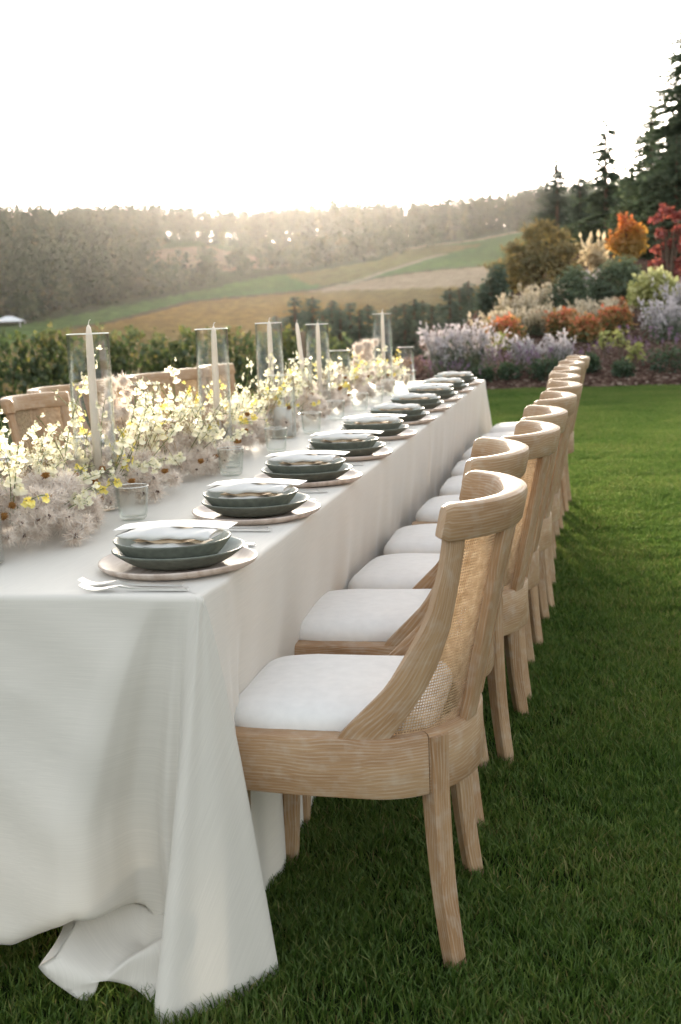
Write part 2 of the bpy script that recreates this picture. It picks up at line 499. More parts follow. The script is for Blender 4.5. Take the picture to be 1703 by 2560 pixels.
def build_terrain():
    azs = np.concatenate([np.arange(-180, -34, 6), np.arange(-34, 8, .14), np.arange(8, 180, 6)])
    rs = np.concatenate([[0.5], np.arange(3, 60, 2.), np.arange(60, 400, 14.), np.arange(400, 900, 3.2), np.arange(900, 1600, 60)])
    A, RR = np.meshgrid(np.radians(azs), rs, indexing='ij')
    x = .7 + RR * np.sin(A); y = -2.2 + RR * np.cos(A)
    z = terrain_h(x, y)
    n, m = x.shape
    j = rng.normal(0, 1.2, x.shape) * (RR > 380)
    xx, yy = x + j, y + rng.normal(0, 1.2, x.shape) * (RR > 380)
    kind = np.zeros(x.shape, int)                   # 0 woodland floor
    wood = [(-260, 380), (-208, 427), (-198, 440), (-191, 466), (-181, 498), (-161, 545), (-144, 596), (-121, 627), (-105, 641), (-96, 660), (-97, 700), (-88, 715), (-40, 745), (10, 770), (60, 780), (60, 300), (-200, 300)]
    lane = [(-184, 423), (-173, 443), (-162, 501), (-143, 515), (-118, 539), (-111, 560), (-85, 581), (-50, 600), (60, 600), (60, 300), (-200, 300)]
    tan = [(-119, 533), (-118, 539), (-111, 560), (-85, 581), (-50, 598), (20, 598), (20, 535), (-79, 535), (-107, 539)]
    kind[in_poly(xx, yy, wood)] = 1                 # green vineyard
    kind[in_poly(xx, yy, [(-109, 549), (-93, 598), (-75, 657), (-60, 700), (-88, 715), (-97, 700), (-105, 641), (-121, 627), (-144, 596), (-125, 560)])] = 5
    kind[in_poly(xx, yy, lane)] = 2                 # russet vineyard
    kind[in_poly(xx, yy, tan)] = 3                  # pale stubble
    kind[in_poly(xx, yy, [(-234, 545), (-242, 611), (-235, 683), (-220, 727), (-190, 690), (-150, 640), (-170, 600), (-218, 576)])] = 4   # cleared slope
    def lane_line(pts, w):
        for (a, b), (c, d) in zip(pts[:-1], pts[1:]):
            t = np.clip(((x - a) * (c - a) + (y - b) * (d - b)) / ((c - a) ** 2 + (d - b) ** 2), 0, 1)
            kind[np.hypot(x - a - t * (c - a), y - b - t * (d - b)) < w] = 6
    lane_line([(-109, 549), (-93, 598), (-75, 657)], 2.0)
    lane_line([(-97, 690), (-88, 715), (-40, 745)], 4.0)
    lane_line([(-30, 660), (-22, 720)], 2.5)
    dark = np.zeros(x.shape, bool)
    k0 = kind.copy()
    lane_line([(-184, 423), (-173, 443), (-162, 501), (-143, 515), (-118, 539), (-111, 560), (-85, 581), (-50, 600)], 2.2)
    dark = (kind == 6) & (k0 != 6)
    kind[dark] = 7
    pal = np.array([(.060, .070, .035), (.080, .118, .042), (.150, .114, .050), (.28, .215, .145), (.17, .125, .085), (.14, .125, .055), (.26, .22, .15), (.09, .075, .04)])
    colr = pal[kind] * (1 + .10 * np.sin(x * .05 + np.sin(y * .03) * 2)[..., None] + rng.normal(0, .06, x.shape)[..., None])
    warm = (kind == 2)[..., None] * (.5 + .5 * np.sin(x * .043 + y * .031 + 2 * np.sin(x * .02)))[..., None]
    colr = colr * (1 + warm * np.array([.35, .10, -.15]))
    mb = MB()
    mb.add(np.stack([x, y, z], -1), [grid_faces(n, m)], np.stack([x, y], -1))
    k = NT('hillside')
    a = k.n('ShaderNodeAttribute', attribute_name='soil')
    tc = k.n('ShaderNodeTexCoord')
    nz = k.n('ShaderNodeTexNoise', i_Scale=.25, i_Detail=8.0, i_Vector=tc.outputs['Object'])
    v = k.ramp(nz.outputs[0], [(.3, (.72, .72, .72)), (.7, (1.25, 1.25, 1.25))])
    c = k.mix(1.0, a.outputs[0], v, 'MULTIPLY')
    # planted rows running down the slope
    wv = k.n('ShaderNodeTexWave', i_Scale=.16, i_Distortion=.6, i_Vector=tc.outputs['Object'])
    wv.bands_direction = 'X'
    wr = k.ramp(wv.outputs[0], [(.2, (.8, .8, .8)), (.8, (1.12, 1.12, 1.12))])
    c = k.mix(.35, c, wr, 'MULTIPLY')
    d = k.n('ShaderNodeBsdfDiffuse', i_Color=c)
    me = mb.mesh('terrain', k.done(d.outputs[0]))
    at = me.attributes.new('soil', 'FLOAT_COLOR', 'POINT')
    at.data.foreach_set('color', np.concatenate([colr.reshape(-1, 3), np.ones((n * m, 1))], 1).ravel().astype(np.float32))
    tag(link('terrain', me), 'far hillside of green and russet vineyards rising to a wooded ridge', kind='structure')


build_terrain()

LAWN_Z = -.03


def build_lawn():
    mb = MB()
    xs = np.linspace(-9, 14, 70); ys = np.linspace(-9, 16.22, 70)
    X, Y = np.meshgrid(xs, ys, indexing='ij')
    Y = np.where(Y > 16.2, 16.22 + .05 * np.sin(X * 2.1) + .03 * np.sin(X * 5.3), Y)
    Z = LAWN_Z - .9 * sst(-4.5, -9, X) * 1.0
    mb.add(np.stack([X, Y, Z], -1), [grid_faces(70, 70)], np.stack([X, Y], -1))
    k = NT('turf_soil')
    tc = k.n('ShaderNodeTexCoord')
    nz = k.n('ShaderNodeTexNoise', i_Scale=6.0, i_Detail=6.0, i_Vector=tc.outputs['Object'])
    c = k.ramp(nz.outputs[0], [(.35, (.010, .016, .005)), (.65, (.018, .030, .008))])
    d = k.n('ShaderNodeBsdfDiffuse', i_Color=c)
    tag(mb.build('lawn', k.done(d.outputs[0])), 'mown green lawn under the long dining table', kind='structure')


build_lawn()


def build_grass():
    gm = leaf_mat('grass_blade', [(0, (.026, .066, .010)), (.45, (.074, .138, .022)), (.8, (.150, .190, .042)), (1, (.24, .20, .08))], .58, .42, .05, (.75, .9, .45), 1)
    src = bpy.data.collections.new('turf_patches')
    H = .5
    for q in range(4):
        n = 4600
        P = rng.uniform(-H / 2 - .02, H / 2 + .02, (n, 2))
        cl = .5 + .5 * np.sin(P[:, 0] * 41 + q * 2) * np.sin(P[:, 1] * 37 + q)
        h = rng.uniform(.020, .040, n) * (.8 + .35 * cl)
        a = rng.uniform(0, 2 * np.pi, n); lean = rng.uniform(.1, 1.0, n) * h
        la = rng.uniform(0, 2 * np.pi, n)
        w = rng.uniform(.0011, .0021, n)
        u = np.stack([np.cos(a), np.sin(a), 0 * a], -1) * w[:, None]
        b = np.concatenate([P, np.zeros((n, 1))], 1)
        dl = np.stack([np.cos(la) * lean, np.sin(la) * lean, 0 * la], -1)
        mid = b + dl * .35 + np.array([0, 0, 1]) * (h * .6)[:, None]
        tip = b + dl + np.array([0, 0, 1]) * h[:, None]
        V = np.stack([b - u, b + u, mid - u * .8, mid + u * .8, tip], 1).reshape(-1, 3)
        k = np.arange(n)[:, None] * 5
        t = np.clip(rng.normal(.42, .2, n) + .12 * cl, 0, 1); t[rng.random(n) < .035] = 1
        mb = MB()
        mb.add(V, [k + np.array([[0, 1, 3, 2]]), k + np.array([[2, 3, 4]])], None, np.repeat(t, 5))
        me = mb.mesh('turf_patch', gm, False)
        src.objects.link(bpy.data.objects.new('turf_patch', me))
    pts = []
    st = .36
    for x in np.arange(-4.4, 6.5, st):
        for y in np.arange(-1.2, 16.35, st):
            if -1.0 < x < -.25 and .3 < y < 6: continue
            if x > 2.6 + (y + 2.4) * .45 or x < -.6 - (y + 2.6) * .5: continue
            pts.append((x + rng.uniform(-.08, .08), min(y + rng.uniform(-.08, .08), 16.15), LAWN_Z + rng.uniform(-.006, .004)))
    me = bpy.data.meshes.new('grass'); me.from_pydata(pts, [], [])
    me.materials.append(gm)
    o = link('grass', me)
    ng = bpy.data.node_groups.new('turf', 'GeometryNodeTree')
    ng.interface.new_socket('Geometry', in_out='INPUT', socket_type='NodeSocketGeometry')
    ng.interface.new_socket('Geometry', in_out='OUTPUT', socket_type='NodeSocketGeometry')
    N, Lk = ng.nodes, ng.links
    gi, go = N.new('NodeGroupInput'), N.new('NodeGroupOutput')
    mp = N.new('GeometryNodeMeshToPoints')
    ci = N.new('GeometryNodeCollectionInfo'); ci.inputs[0].default_value = src
    ci.inputs['Separate Children'].default_value = True; ci.inputs['Reset Children'].default_value = True
    ip = N.new('GeometryNodeInstanceOnPoints'); ip.inputs['Pick Instance'].default_value = True
    rv = N.new('FunctionNodeRandomValue'); rv.data_type = 'FLOAT_VECTOR'
    rv.inputs[1].default_value = (0, 0, 6.283)
    ri = N.new('FunctionNodeRandomValue'); ri.data_type = 'INT'
    ri.inputs[4].default_value = 0; ri.inputs[5].default_value = 3
    Lk.new(gi.outputs[0], mp.inputs[0]); Lk.new(mp.outputs[0], ip.inputs['Points'])
    Lk.new(ci.outputs[0], ip.inputs['Instance']); Lk.new(rv.outputs[0], ip.inputs['Rotation'])
    Lk.new(ri.outputs[2], ip.inputs['Instance Index'])
    Lk.new(ip.outputs[0], go.inputs[0])
    md = o.modifiers.new('turf', 'NODES'); md.node_group = ng
    tag(o, 'short blades of lawn grass round the chairs', 'grass', kind='stuff')


build_grass()

# ------------------------------------------------------------------ tablecloth
TW, TL, TT = 1.22, 6.23, .765


def build_cloth():
    nz = rng.uniform(0, 6.28, 12)
    def side_wave(y):
        return (.5 * np.sin(y * 7.3 + nz[0]) + .35 * np.sin(y * 13.1 + nz[1]) + .3 * np.sin(y * 22.7 + nz[2]) + .22 * np.sin(y * 31 + nz[3] + np.sin(y * 3)))
    def section(s):
        """plan of the hanging cloth at depth fraction s: left end, near side, swept corner, long side, far end"""
        m = .40 + .60 * min(1, (s / .55) ** .8)
        bu = .135 * (s - .42 * s ** 3)
        P = [(-TW - .02 * s, 3.0), (-TW - .03 * s, .6), (-TW - .06 * s, .15), (-TW - .09 * s, -.09 * s), (-TW + .12, -.02 * s),
             (-1.0, -.004 - .02 * s), (-.80, -.004 - .035 * s), (-.62, -.004 - .02 * s), (-.50, -.004 - .3 * bu), (-.41, -.004 - .55 * bu),
             (-.335 * m, -.004 - .85 * bu), (-.285 * m, -.004 - 1.05 * bu), (-.240 * m, -.004 - .85 * bu), (-.212 * m, -.004 - .15 * bu), (-.178 * m, -.004 + .078 * s), (-.135 * m, -.004 + .070 * s),
             (-.100 * m, -.004 + .012 * s), (-.078 * m, -.004 + .014 * s), (-.055 * m - .028 * s, -.004 - .042 * s)]
        A = np.array([-.088, -.122]) * s ** 1.05; B = np.array([.088, .086]) * s ** .8
        P += [(-.012 + A[0] - .006 * s, -.003 + A[1] * .93), (-.004 + A[0] + .010 * s, -.004 + A[1] * 1.0 - .002)]
        for t, bow in ((.22, .016), (.5, .026), (.78, .016)):
            q = A * (1 - t) + B * t + np.array([.76, -.65]) * bow * s
            P.append((q[0], q[1]))
        P += [(B[0] + .003, B[1] + .002), (B[0] - .008 * s, B[1] + .016 * s), (.040 * s, .118 + .008 * s), (.004 - .01 * s, .155), (-.004 * s, .21)]
        ys = np.linspace(.25, TL - .22, 210)
        z = TT * (1 - s)
        ch = sst(.76, .40, z) * .030
        for y in ys:
            w = side_wave(y)
            seam = .010 * math.exp(-((y - 3.32) / .03) ** 2) * min(1, s * 4) + .02 * s * math.exp(-((y - 3.40) / .09) ** 2)
            P.append((.004 + .032 * s ** .8 * (w * .55 + .15) + seam - ch, y))
        e = TL
        P += [(.004 + .02 * s, e - .12), (.03 * s + .002, e - .05), (.075 * s + .002, e + .03 * s), (.10 * s, e + .12 * s), (.03 * s - .01, e + .10 * s), (-.06, e + .03 * s), (-.2, e + .02 * s), (-.7, e + .02 * s), (-TW, e)]
        return np.array(P)
    n_c = len(section(0.))
    def spline(P, sub):
        """Catmull-Rom curve with chord-length tangents"""
        out = []
        Q = np.vstack([2 * P[0] - P[1], P, 2 * P[-1] - P[-2]])
        D = np.linalg.norm(np.diff(Q, axis=0), axis=1) ** .7 + 1e-3
        for i in range(len(P) - 1):
            p0, p1, p2, p3 = Q[i], Q[i + 1], Q[i + 2], Q[i + 3]
            d0, d1, d2 = D[i], D[i + 1], D[i + 2]
            m1 = ((p1 - p0) / d0 - (p2 - p0) / (d0 + d1) + (p2 - p1) / d1) * d1
            m2 = ((p2 - p1) / d1 - (p3 - p1) / (d1 + d2) + (p3 - p2) / d2) * d1
            for t in np.linspace(0, 1, sub[i], endpoint=False):
                out.append((2 * t ** 3 - 3 * t * t + 1) * p1 + (t ** 3 - 2 * t * t + t) * m1 + (3 * t * t - 2 * t ** 3) * p2 + (t ** 3 - t * t) * m2)
        out.append(P[-1])
        return np.array(out)
    sub = [3] * 4 + [5] * 4 + [7] * 22 + [2] * (n_c - 1 - 30)
    rows = []; zs = []
    inset = [(.05, 0), (.02, 0), (.009, -.0005), (.004, -.0025), (.001, -.006), (0, -.011)]
    top = spline(section(0.), sub)
    cx = np.clip(top[:, 0], -TW + .05, -.05); cyy = np.clip(top[:, 1], .05, TL - .05)
    for ins, dz in inset:
        f = ins / .05
        rows.append(top + (np.stack([cx, cyy], 1) - top) * f); zs.append(np.full(len(top), TT + dz))
    for s in np.concatenate([np.linspace(.02, .12, 5), np.linspace(.15, 1.0, 34)]):
        q = spline(section(s), sub)
        z = np.full(len(q), TT * (1 - s) - .011 * (1 - s) - .035 * s)
        rows.append(q); zs.append(z)
    P = np.concatenate([np.stack(rows), np.stack(zs)[..., None]], -1)       # rows, cols, 3
    nr, nc, _ = P.shape
    # soft hand-pressed creases on the near side
    X, Z = P[..., 0], P[..., 2]
    near = sst(.03, -.01, P[..., 1]) * sst(.0, -.15, X)
    P[..., 1] += near * (.0035 * np.sin(X * 19 + Z * 9) * np.sin(Z * 7 + 1) + .002 * np.sin(Z * 33 + X * 21))
    for (x0, z0, ang, ln) in ((-.345, .60, 1.15, .05), (-.36, .575, .5, .035), (-.335, .62, -.4, .03)):
        d = (X - x0) * math.cos(ang) + (Z - z0) * math.sin(ang); e2 = -(X - x0) * math.sin(ang) + (Z - z0) * math.cos(ang)
        P[..., 1] -= near * .004 * np.exp(-(d / ln) ** 2 - (e2 / .006) ** 2)
    # the hem is caught up near the corner and rolls under
    X = P[..., 0]; Z = P[..., 2]
    zm = np.interp(X, [-1.2, -.65, -.42, -.27, -.205, -.175, -.14, -.11], [-.035, .02, .055, .135, .125, .095, .03, -.04])
    lo = (Z < zm + .03) & (P[..., 1] < .12) & (X < -.11)
    dz = np.where(lo, zm + .03 - Z, 0)
    Zn = zm + .03 * np.exp(-dz / .03) + .10 * dz - .0
    P[..., 2] = np.where(lo, np.where(dz < .05, zm + .03 - dz * (1 - dz / .10), zm + .005 + .12 * (dz - .05)), Z)
    P[..., 1] += np.where(lo, .9 * dz * dz / (dz + .04), 0)
    d = np.concatenate([[0], np.cumsum(np.linalg.norm(np.diff(top, axis=0), axis=1))])
    v = np.concatenate([np.arange(6) * .01, .06 + np.linspace(0, TT, nr - 6)])
    uv = np.stack(np.meshgrid(v, d, indexing='ij'), -1)[..., ::-1]
    uv = uv.copy()
    # on the sail the weave runs on the bias
    k0 = sum(sub[:18]); k1 = sum(sub[:25])
    uv[:, k0:k1, 0] = P[:, k0:k1, 0] * .5 + P[:, k0:k1, 2] * .86; uv[:, k0:k1, 1] = P[:, k0:k1, 0] * 1.2 - P[:, k0:k1, 2] * .45
    mb = MB()
    mb.add(P.reshape(-1, 3), [grid_faces(nr, nc)], uv.reshape(-1, 2))
    # flat top
    xs = np.linspace(-TW + .05, -.05, 24); ys = np.linspace(.05, TL - .05, 120)
    X, Y = np.meshgrid(xs, ys, indexing='ij')
    Zt = TT + .0012 * np.sin(X * 9 + Y * 2) * np.sin(Y * 5 + X * 4) * np.clip(np.minimum.reduce([X + TW - .05, -.05 - X, Y - .05, TL - .05 - Y]) * 20, 0, 1)
    mb.add(np.stack([X, Y, Zt], -1), [grid_faces(24, 120)], np.stack([Y, X], -1))
    o = mb.build('tablecloth', M['cloth'])
    tag(o, 'champagne satin tablecloth falling to the grass over the long table', 'tablecloth')
    # the loose corner of the cloth, swept to the left and folded on the grass
    K = dict(a=(-.345, .06, .10), b=(-.245, .07, .125), b2=(-.175, .085, .10), c=(-.206, .045, .062), d=(-.152, .03, .035), e=(-.088, .005, .105), e2=(-.045, -.02, .10),
             f=(-.227, -.083, .030), g=(-.311, -.074, .066), h=(-.342, -.088, .050), i=(-.335, -.075, .022), j=(-.285, -.090, .004), k=(-.249, -.085, -.028),
             l=(-.226, -.070, .012), m=(-.165, -.03, -.005), n=(-.100, -.045, -.01), o=(-.090, -.03, .055), p=(-.098, -.10, -.025), q=(-.30, .0, .095), r=(-.265, -.035, .062),
             s=(-.155, -.035, .078), t=(-.165, .005, .045), u=(-.33, .02, .07), w=(-.28, .12, .20), x=(-.04, .09, .22))
    nm = list(K); ix = {c_: i_ for i_, c_ in enumerate(nm)}
    F = ['aqb', 'qcb', 'qrc', 'bcb2', 'grq', 'gfr', 'rfc', 'cft', 'ctd', 'cdb2', 'fst', 'tsd', 'sed', 'fms', 'mos', 'soe', 'mno', 'mpn', 'ghf', 'hij', 'hjf', 'jkl', 'jlf', 'guq', 'uaq', 'ghu', 'eoe2', 'awb', 'wxb2b', 'b2xe2', 'deb2', 'ee2b2']
    def toks(w):
        out = []; i_ = 0
        while i_ < len(w):
            c_ = w[i_:i_ + 2] if w[i_:i_ + 2] in ('b2', 'e2') else w[i_]
            out.append(ix[c_]); i_ += len(c_)
        return out
    fm = MB(); V = np.array([K[c_] for c_ in nm])
    for w in F: fm.add(np.zeros((0, 3)), [np.array([toks(w)])])
    fm.v.insert(0, V); fm.uv.insert(0, np.stack([V[:, 0] + V[:, 2], V[:, 1] + V[:, 0] * .6], 1)); fm.t.insert(0, np.full(len(V), .5))
    fo = fm.build('corner_fold', M['cloth'], o)
    sb = fo.modifiers.new('smooth', 'SUBSURF'); sb.levels = sb.render_levels = 3
    th = fo.modifiers.new('thick', 'SOLIDIFY'); th.thickness = .0015


build_cloth()

# the table carries the cloth
t = empty('dining_table', (-TW / 2, TL / 2, LAWN_Z), 0, 'long banquet table hidden under the champagne tablecloth', 'table')
mb = MB(); box(mb, (0, 0, TT - .02 - LAWN_Z), (TW - .03, TL - .03, .03)); mb.build('tabletop', M['wood'], t, False)
lm = MB(); box(lm, (0, 0, .36), (.06, .06, .70)); lme = lm.mesh('leg', M['wood'], False)
for sx in (-1, 1):
    for sy in (-1, 0, 1):
        link('leg', lme, t, (sx * (TW / 2 - .2), sy * (TL / 2 - .45), .02))

# ------------------------------------------------------------------ chairs
CZF = np.array([.44, .46, .51, .56, .62, .67, .71, .78, .84, .92]); CXF = np.array([.235, .25, .30, .35, .39, .42, .438, .458, .468, .472])
CZB = np.array([.44, .45, .50, .55, .60, .67, .72, .78, .83, .92]); CXB = np.array([.335, .345, .385, .418, .443, .466, .477, .488, .497, .502])
QA, QB, QS = .18, .25, .34


def xc_at(z): return .315 + .21 * (z - .46)


def sig_of(x, z):
    q = x - xc_at(z)
    return math.acos(min(1, q / QA)) / (math.pi / 2) if q > 0 else 1 - q / QS


def shell(sig, z, off=0., a=QA, b=QB):
    """point of the bent back at plan parameter sig (+-1 = start of the straight sides)"""
    s = abs(sig); sg = 1 if sig >= 0 else -1
    if s <= 1:
        th = s * math.pi / 2
        p = (xc_at(z) + a * math.cos(th), b * math.sin(th)); n = np.array([math.cos(th) / a, math.sin(th) / b]); n /= np.linalg.norm(n)
    else:
        p = (xc_at(z) - (s - 1) * QS, b); n = np.array([0, 1.])
    return np.array([p[0] + n[0] * off - .25, sg * (p[1] + n[1] * off), z - LAWN_Z])


def build_chair():
    root = empty('dining_chair')
    W_ = M['wood']
    # bowed arms of the back
    for sg in (-1, 1):
        rows = []
        for z in np.linspace(.452, .868, 22):
            xf, xb = np.interp(z, CZF, CXF), np.interp(z, CZB, CXB)
            s0, s1 = sig_of(xf, z), sig_of(xb, z)
            ss = np.linspace(s0, s1, 6)
            o_ = [shell(sg * q, z, .012 if 0 < i < 5 else .008) for i, q in enumerate(ss)]
            i_ = [shell(sg * q, z, -.020 if 0 < i < 5 else -.016) for i, q in enumerate(ss)][::-1]
            rows.append(o_ + i_ if sg > 0 else (o_ + i_)[::-1])
        tube_loops(np.array(rows)).build('arm', W_, root, True, 40)
    # top rail
    z0, z1 = .845, .915
    prof = [(.020, z0), (.023, z0 + .006), (.023, z1 - .014), (.019, z1 - .004), (.010, z1), (-.012, z1), (-.021, z1 - .004), (-.025, z1 - .014), (-.025, z0 + .004), (-.022, z0)]
    se = sig_of(.462, .88)
    rows = []
    for i, q in enumerate(np.linspace(-se, se, 44)):
        k = 1 if 0 < i < 43 else .82
        rows.append([shell(q, (z0 + z1) / 2 + (z - (z0 + z1) / 2) * k, o_ * k) for o_, z in prof])
    tube_loops(np.array(rows)).build('top_rail', W_, root, True, 40)
    # cane sheet
    nz_, ns = 22, 40
    Pc = np.zeros((nz_, ns, 3)); uv = np.zeros((nz_, ns, 2))
    for i, z in enumerate(np.linspace(.458, .85, nz_)):
        s1 = sig_of(np.interp(z, CZB, CXB), z) + .02
        for j, q in enumerate(np.linspace(-s1, s1, ns)):
            Pc[i, j] = shell(q, z, -.006)
        d = np.concatenate([[0], np.cumsum(np.linalg.norm(np.diff(Pc[i], axis=0), axis=1))])
        uv[i, :, 0] = d - d[-1] / 2; uv[i, :, 1] = z
    mb = MB(); mb.add(Pc.reshape(-1, 3), [grid_faces(nz_, ns)], uv.reshape(-1, 2)); mb.build('cane_panel', M['cane'], root)
    # rear stiles outside the cane
    for sg in (-1, 1):
        rows = []
        for z in np.linspace(.455, .85, 10):
            c0 = sg * .235; w = .068
            rows.append([shell(c0 - w, z, .0), shell(c0 - w, z, .016), shell(c0 - w * .8, z, .019), shell(c0 + w * .8, z, .019), shell(c0 + w, z, .016), shell(c0 + w, z, .0)])
        tube_loops(np.array(rows)).build('stile', W_, root, True, 35)
    # seat rails: straight sides, bent back
    def rail_pt(sig, off, z):
        s = abs(sig); sg = 1 if sig >= 0 else -1
        a, b, xc = .195, .268, .315
        if s <= 1:
            th = s * math.pi / 2; p = (xc + a * math.cos(th), b * math.sin(th)); n = np.array([math.cos(th) / a, math.sin(th) / b]); n /= np.linalg.norm(n)
        else:
            p = (xc - (s - 1) * QS, b - .012 * sst(.3, .9, s - 1)); n = np.array([0, 1.])
        return np.array([p[0] + n[0] * off - .25, sg * (p[1] + n[1] * off), z - LAWN_Z])
    rp = [(-.002, .345), (0, .350), (0, .452), (-.004, .458), (-.012, .460), (-.046, .460), (-.048, .456), (-.048, .347)]
    smax = 1 + .315 / QS
    for a, b, nm in ((-smax, -.62, 'side_rail'), (-.613, .613, 'back_rail'), (.62, smax, 'side_rail')):
        rows = [[rail_pt(q, o_, z - .012 * (1 - abs(q) / smax) * (z < .4)) for o_, z in rp] for q in np.linspace(a, b, 24)]
        tube_loops(np.array(rows)).build(nm, W_, root, True, 40)
    mb = MB(); box(mb, (.016 - .25, 0, .405 - LAWN_Z), (.030, .415, .10)); mb.build('front_rail', W_, root, False)
    # legs
    def leg(pts, hw, rot, name):
        rows = []
        for (x, y, z), h in zip(pts, hw):
            loop = []
            for cx, cy in ((1, 1), (1, -1), (-1, -1), (-1, 1)):
                for kx, ky in ((.72, 1), (1, .72)) if cx * cy > 0 else ((1, .72), (.72, 1)):
                    px, py = cx * kx * h, cy * ky * h
                    loop.append((x - .25 + px * math.cos(rot) - py * math.sin(rot), y + px * math.sin(rot) + py * math.cos(rot), z - LAWN_Z))
            rows.append(loop)
        tube_loops(np.array(rows)).build(name, W_, root, True, 30)
    zz = np.linspace(.452, LAWN_Z, 12); t_ = np.linspace(0, 1, 12)
    for sg in (-1, 1):
        leg([(.432 + .034 * q ** 2.2, sg * (.193 + .015 * q ** 2), z) for q, z in zip(t_, zz)], .0235 - .0045 * t_, sg * .62, 'leg')
        zf = np.linspace(.40, LAWN_Z, 8); tf = np.linspace(0, 1, 8)
        leg([(.036 - .012 * q ** 2, sg * (.222 + .004 * q), z) for q, z in zip(tf, zf)], .0225 - .006 * tf, 0, 'leg')
    # cushion
    n = 56; th = np.linspace(0, 2 * np.pi, n, endpoint=False)
    ex = .32
    px = np.sign(np.cos(th)) * np.abs(np.cos(th)) ** ex; py = np.sign(np.sin(th)) * np.abs(np.sin(th)) ** ex
    ring = [(.0, .514), (.3, .513), (.55, .510), (.75, .505), (.87, .498), (.94, .489), (.975, .479), (.99, .466), (.985, .455), (.97, .445)]
    rows = []
    for r_, z in ring:
        x = .215 + .222 * px * r_; y = .222 * py * r_
        lim = np.where(x > .30, .222 - (x - .30) * .30, .222)
        y = np.clip(y, -lim, lim)
        rows.append(np.stack([x - .25, y, np.full(n, z - LAWN_Z) + .0015 * np.sin(x * 30) * np.sin(y * 25)], -1))
    mb = MB(); mb.add(np.array(rows).reshape(-1, 3), [grid_faces(len(ring), n, True)]); mb.build('cushion', M['cushion'], root)
    return root


plateY = [.267 + .602 * i for i in range(10)]
for i, dy in enumerate((0, .025, .035, .03, .05, .04, .03, .02, .02, .01)):
    plateY[i] += dy
chair = build_chair()
offY = [.040, .085, -.03, -.085, -.03, -.01, 0, .02, .03, .03]
offX = [0, -.03, .035, .045, .065, .08, .065, .06, .075, .10]
rotc = [0, .05, -.05, .02, -.02, .015, .02, -.015, .01, -.02]
for i in range(10):
    c = chair if i == 0 else copy_tree(chair)
    c.location = (.22 + offX[i], plateY[i] + .064 + offY[i], LAWN_Z)
    c.rotation_euler = (0, 0, rotc[i])
    where = 'nearest the camera by the front table corner' if i == 0 else ('at the far end of the right hand row' if i == 9 else ORD[i] + ' from the near end, right hand row')
    tag(c, 'cane back oak chair ' + where, 'chair', 'dining chairs along the lawn side of the table')
for i, (x, y, r, w) in enumerate(((-1.72, 2.82, -.1, 'cut by the left edge of the photo'), (-1.66, 3.42, -.2, 'nearest one fully in view'),
                                  (-1.80, 4.02, -.05, 'pushed back behind the nearest full one'), (-1.74, 4.55, -.1, 'behind the nearest taper candle'),
                                  (-1.66, 5.05, -.15, 'fifth from the left edge'), (-1.58, 5.50, -.15, 'sixth from the left edge'), (-1.52, 6.0, -.1, 'farthest one behind the second taper'))):
    c = copy_tree(chair)
    c.location = (x, y, LAWN_Z)
    c.rotation_euler = (0, 0, math.pi + r)
    tag(c, 'oak chair facing us across the table, ' + w, 'chair', 'dining chairs across the table')

# ------------------------------------------------------------------ place settings
Z0 = TT + .001


def m_charger():
    p = [(0, .006), (.10, .006), (.135, .0075), (.150, .012), (.158, .017), (.162, .0185), (.1645, .018), (.165, .016), (.160, .009), (.148, .002), (.12, 0), (0, 0)]
    mb = lathe(p, 56)
    v = mb.v[0]; a = np.arctan2(v[:, 1], v[:, 0]); r = np.hypot(v[:, 0], v[:, 1])
    v[:, :2] *= (1 + .012 * np.sin(a * 3 + 1) + .008 * np.sin(a * 5))[:, None]; v[:, 2] += .0015 * np.sin(a * 2) * (r > .1)
    return mb.mesh('charger', M['charger'])


def m_plate(rb, rr, h, th=.004):
    out = [(0, .002), (rb * .93, .0), (rb, .001)]
    for t in np.linspace(.12, 1, 7):
        out.append((rb + (rr - rb) * t ** .82, h * t ** 1.12))
    rim = [(rr + .0008, h + .0015), (rr - .0005, h + .003), (rr - .003, h + .0028)]
    inn = [(rb + (rr - rb) * t ** .82 - th * 1.1, h * t ** 1.12 + th * .75) for t in np.linspace(.95, .12, 6)] + [(rb * .8, .0055), (0, .005)]
    mb = lathe(out + rim[:2], 56, None, .5, 0)
    lathe([rim[1], rim[2]] + inn, 56, mb, .5, 1)
    return mb.mesh('plate', [M['glaze'], M['glaze_in']])


def m_napkin():
    mb = MB()
    def fold(L, Wd, H, z, bend, mat, seed):
        g = np.random.default_rng(seed)
        n, m = 22, 18
        t = np.linspace(-1, 1, n); w = np.linspace(0, 2 * np.pi, m, endpoint=False)
        T, A = np.meshgrid(t, w, indexing='ij')
        taper = np.clip(1 - np.abs(T) ** 4, 0.05, 1) ** .5
        x = T * L / 2
        y = np.cos(A) * Wd / 2 * (.82 + .18 * taper) + bend * T * T
        zz = z + H / 2 + np.sign(np.sin(A)) * np.abs(np.sin(A)) ** .7 * H / 2 * taper
        zz += .003 * np.sin(T * 5 + seed) * np.sin(A) + .0015 * np.sin(T * 11 + A * 2)
        P = np.stack([x, y, zz], -1)
        mb.add(P.reshape(-1, 3), [grid_faces(n, m, True)], None, .5, mat)
        b = mb.n - n * m
        mb.f.append(np.array([np.arange(m)[::-1] + b])); mb.fm.append(np.full(1, mat))
        mb.f.append(np.array([np.arange(m) + b + (n - 1) * m])); mb.fm.append(np.full(1, mat))
    fold(.150, .100, .012, 0, .006, 0, 1)
    fold(.150, .080, .008, .011, .004, 1, 2)  # tan layer painting the shaded inside of the fold
    fold(.205, .100, .020, .018, -.010, 0, 3)
    return mb.mesh('napkin', [M['napkin'], M['napkin_shade']])


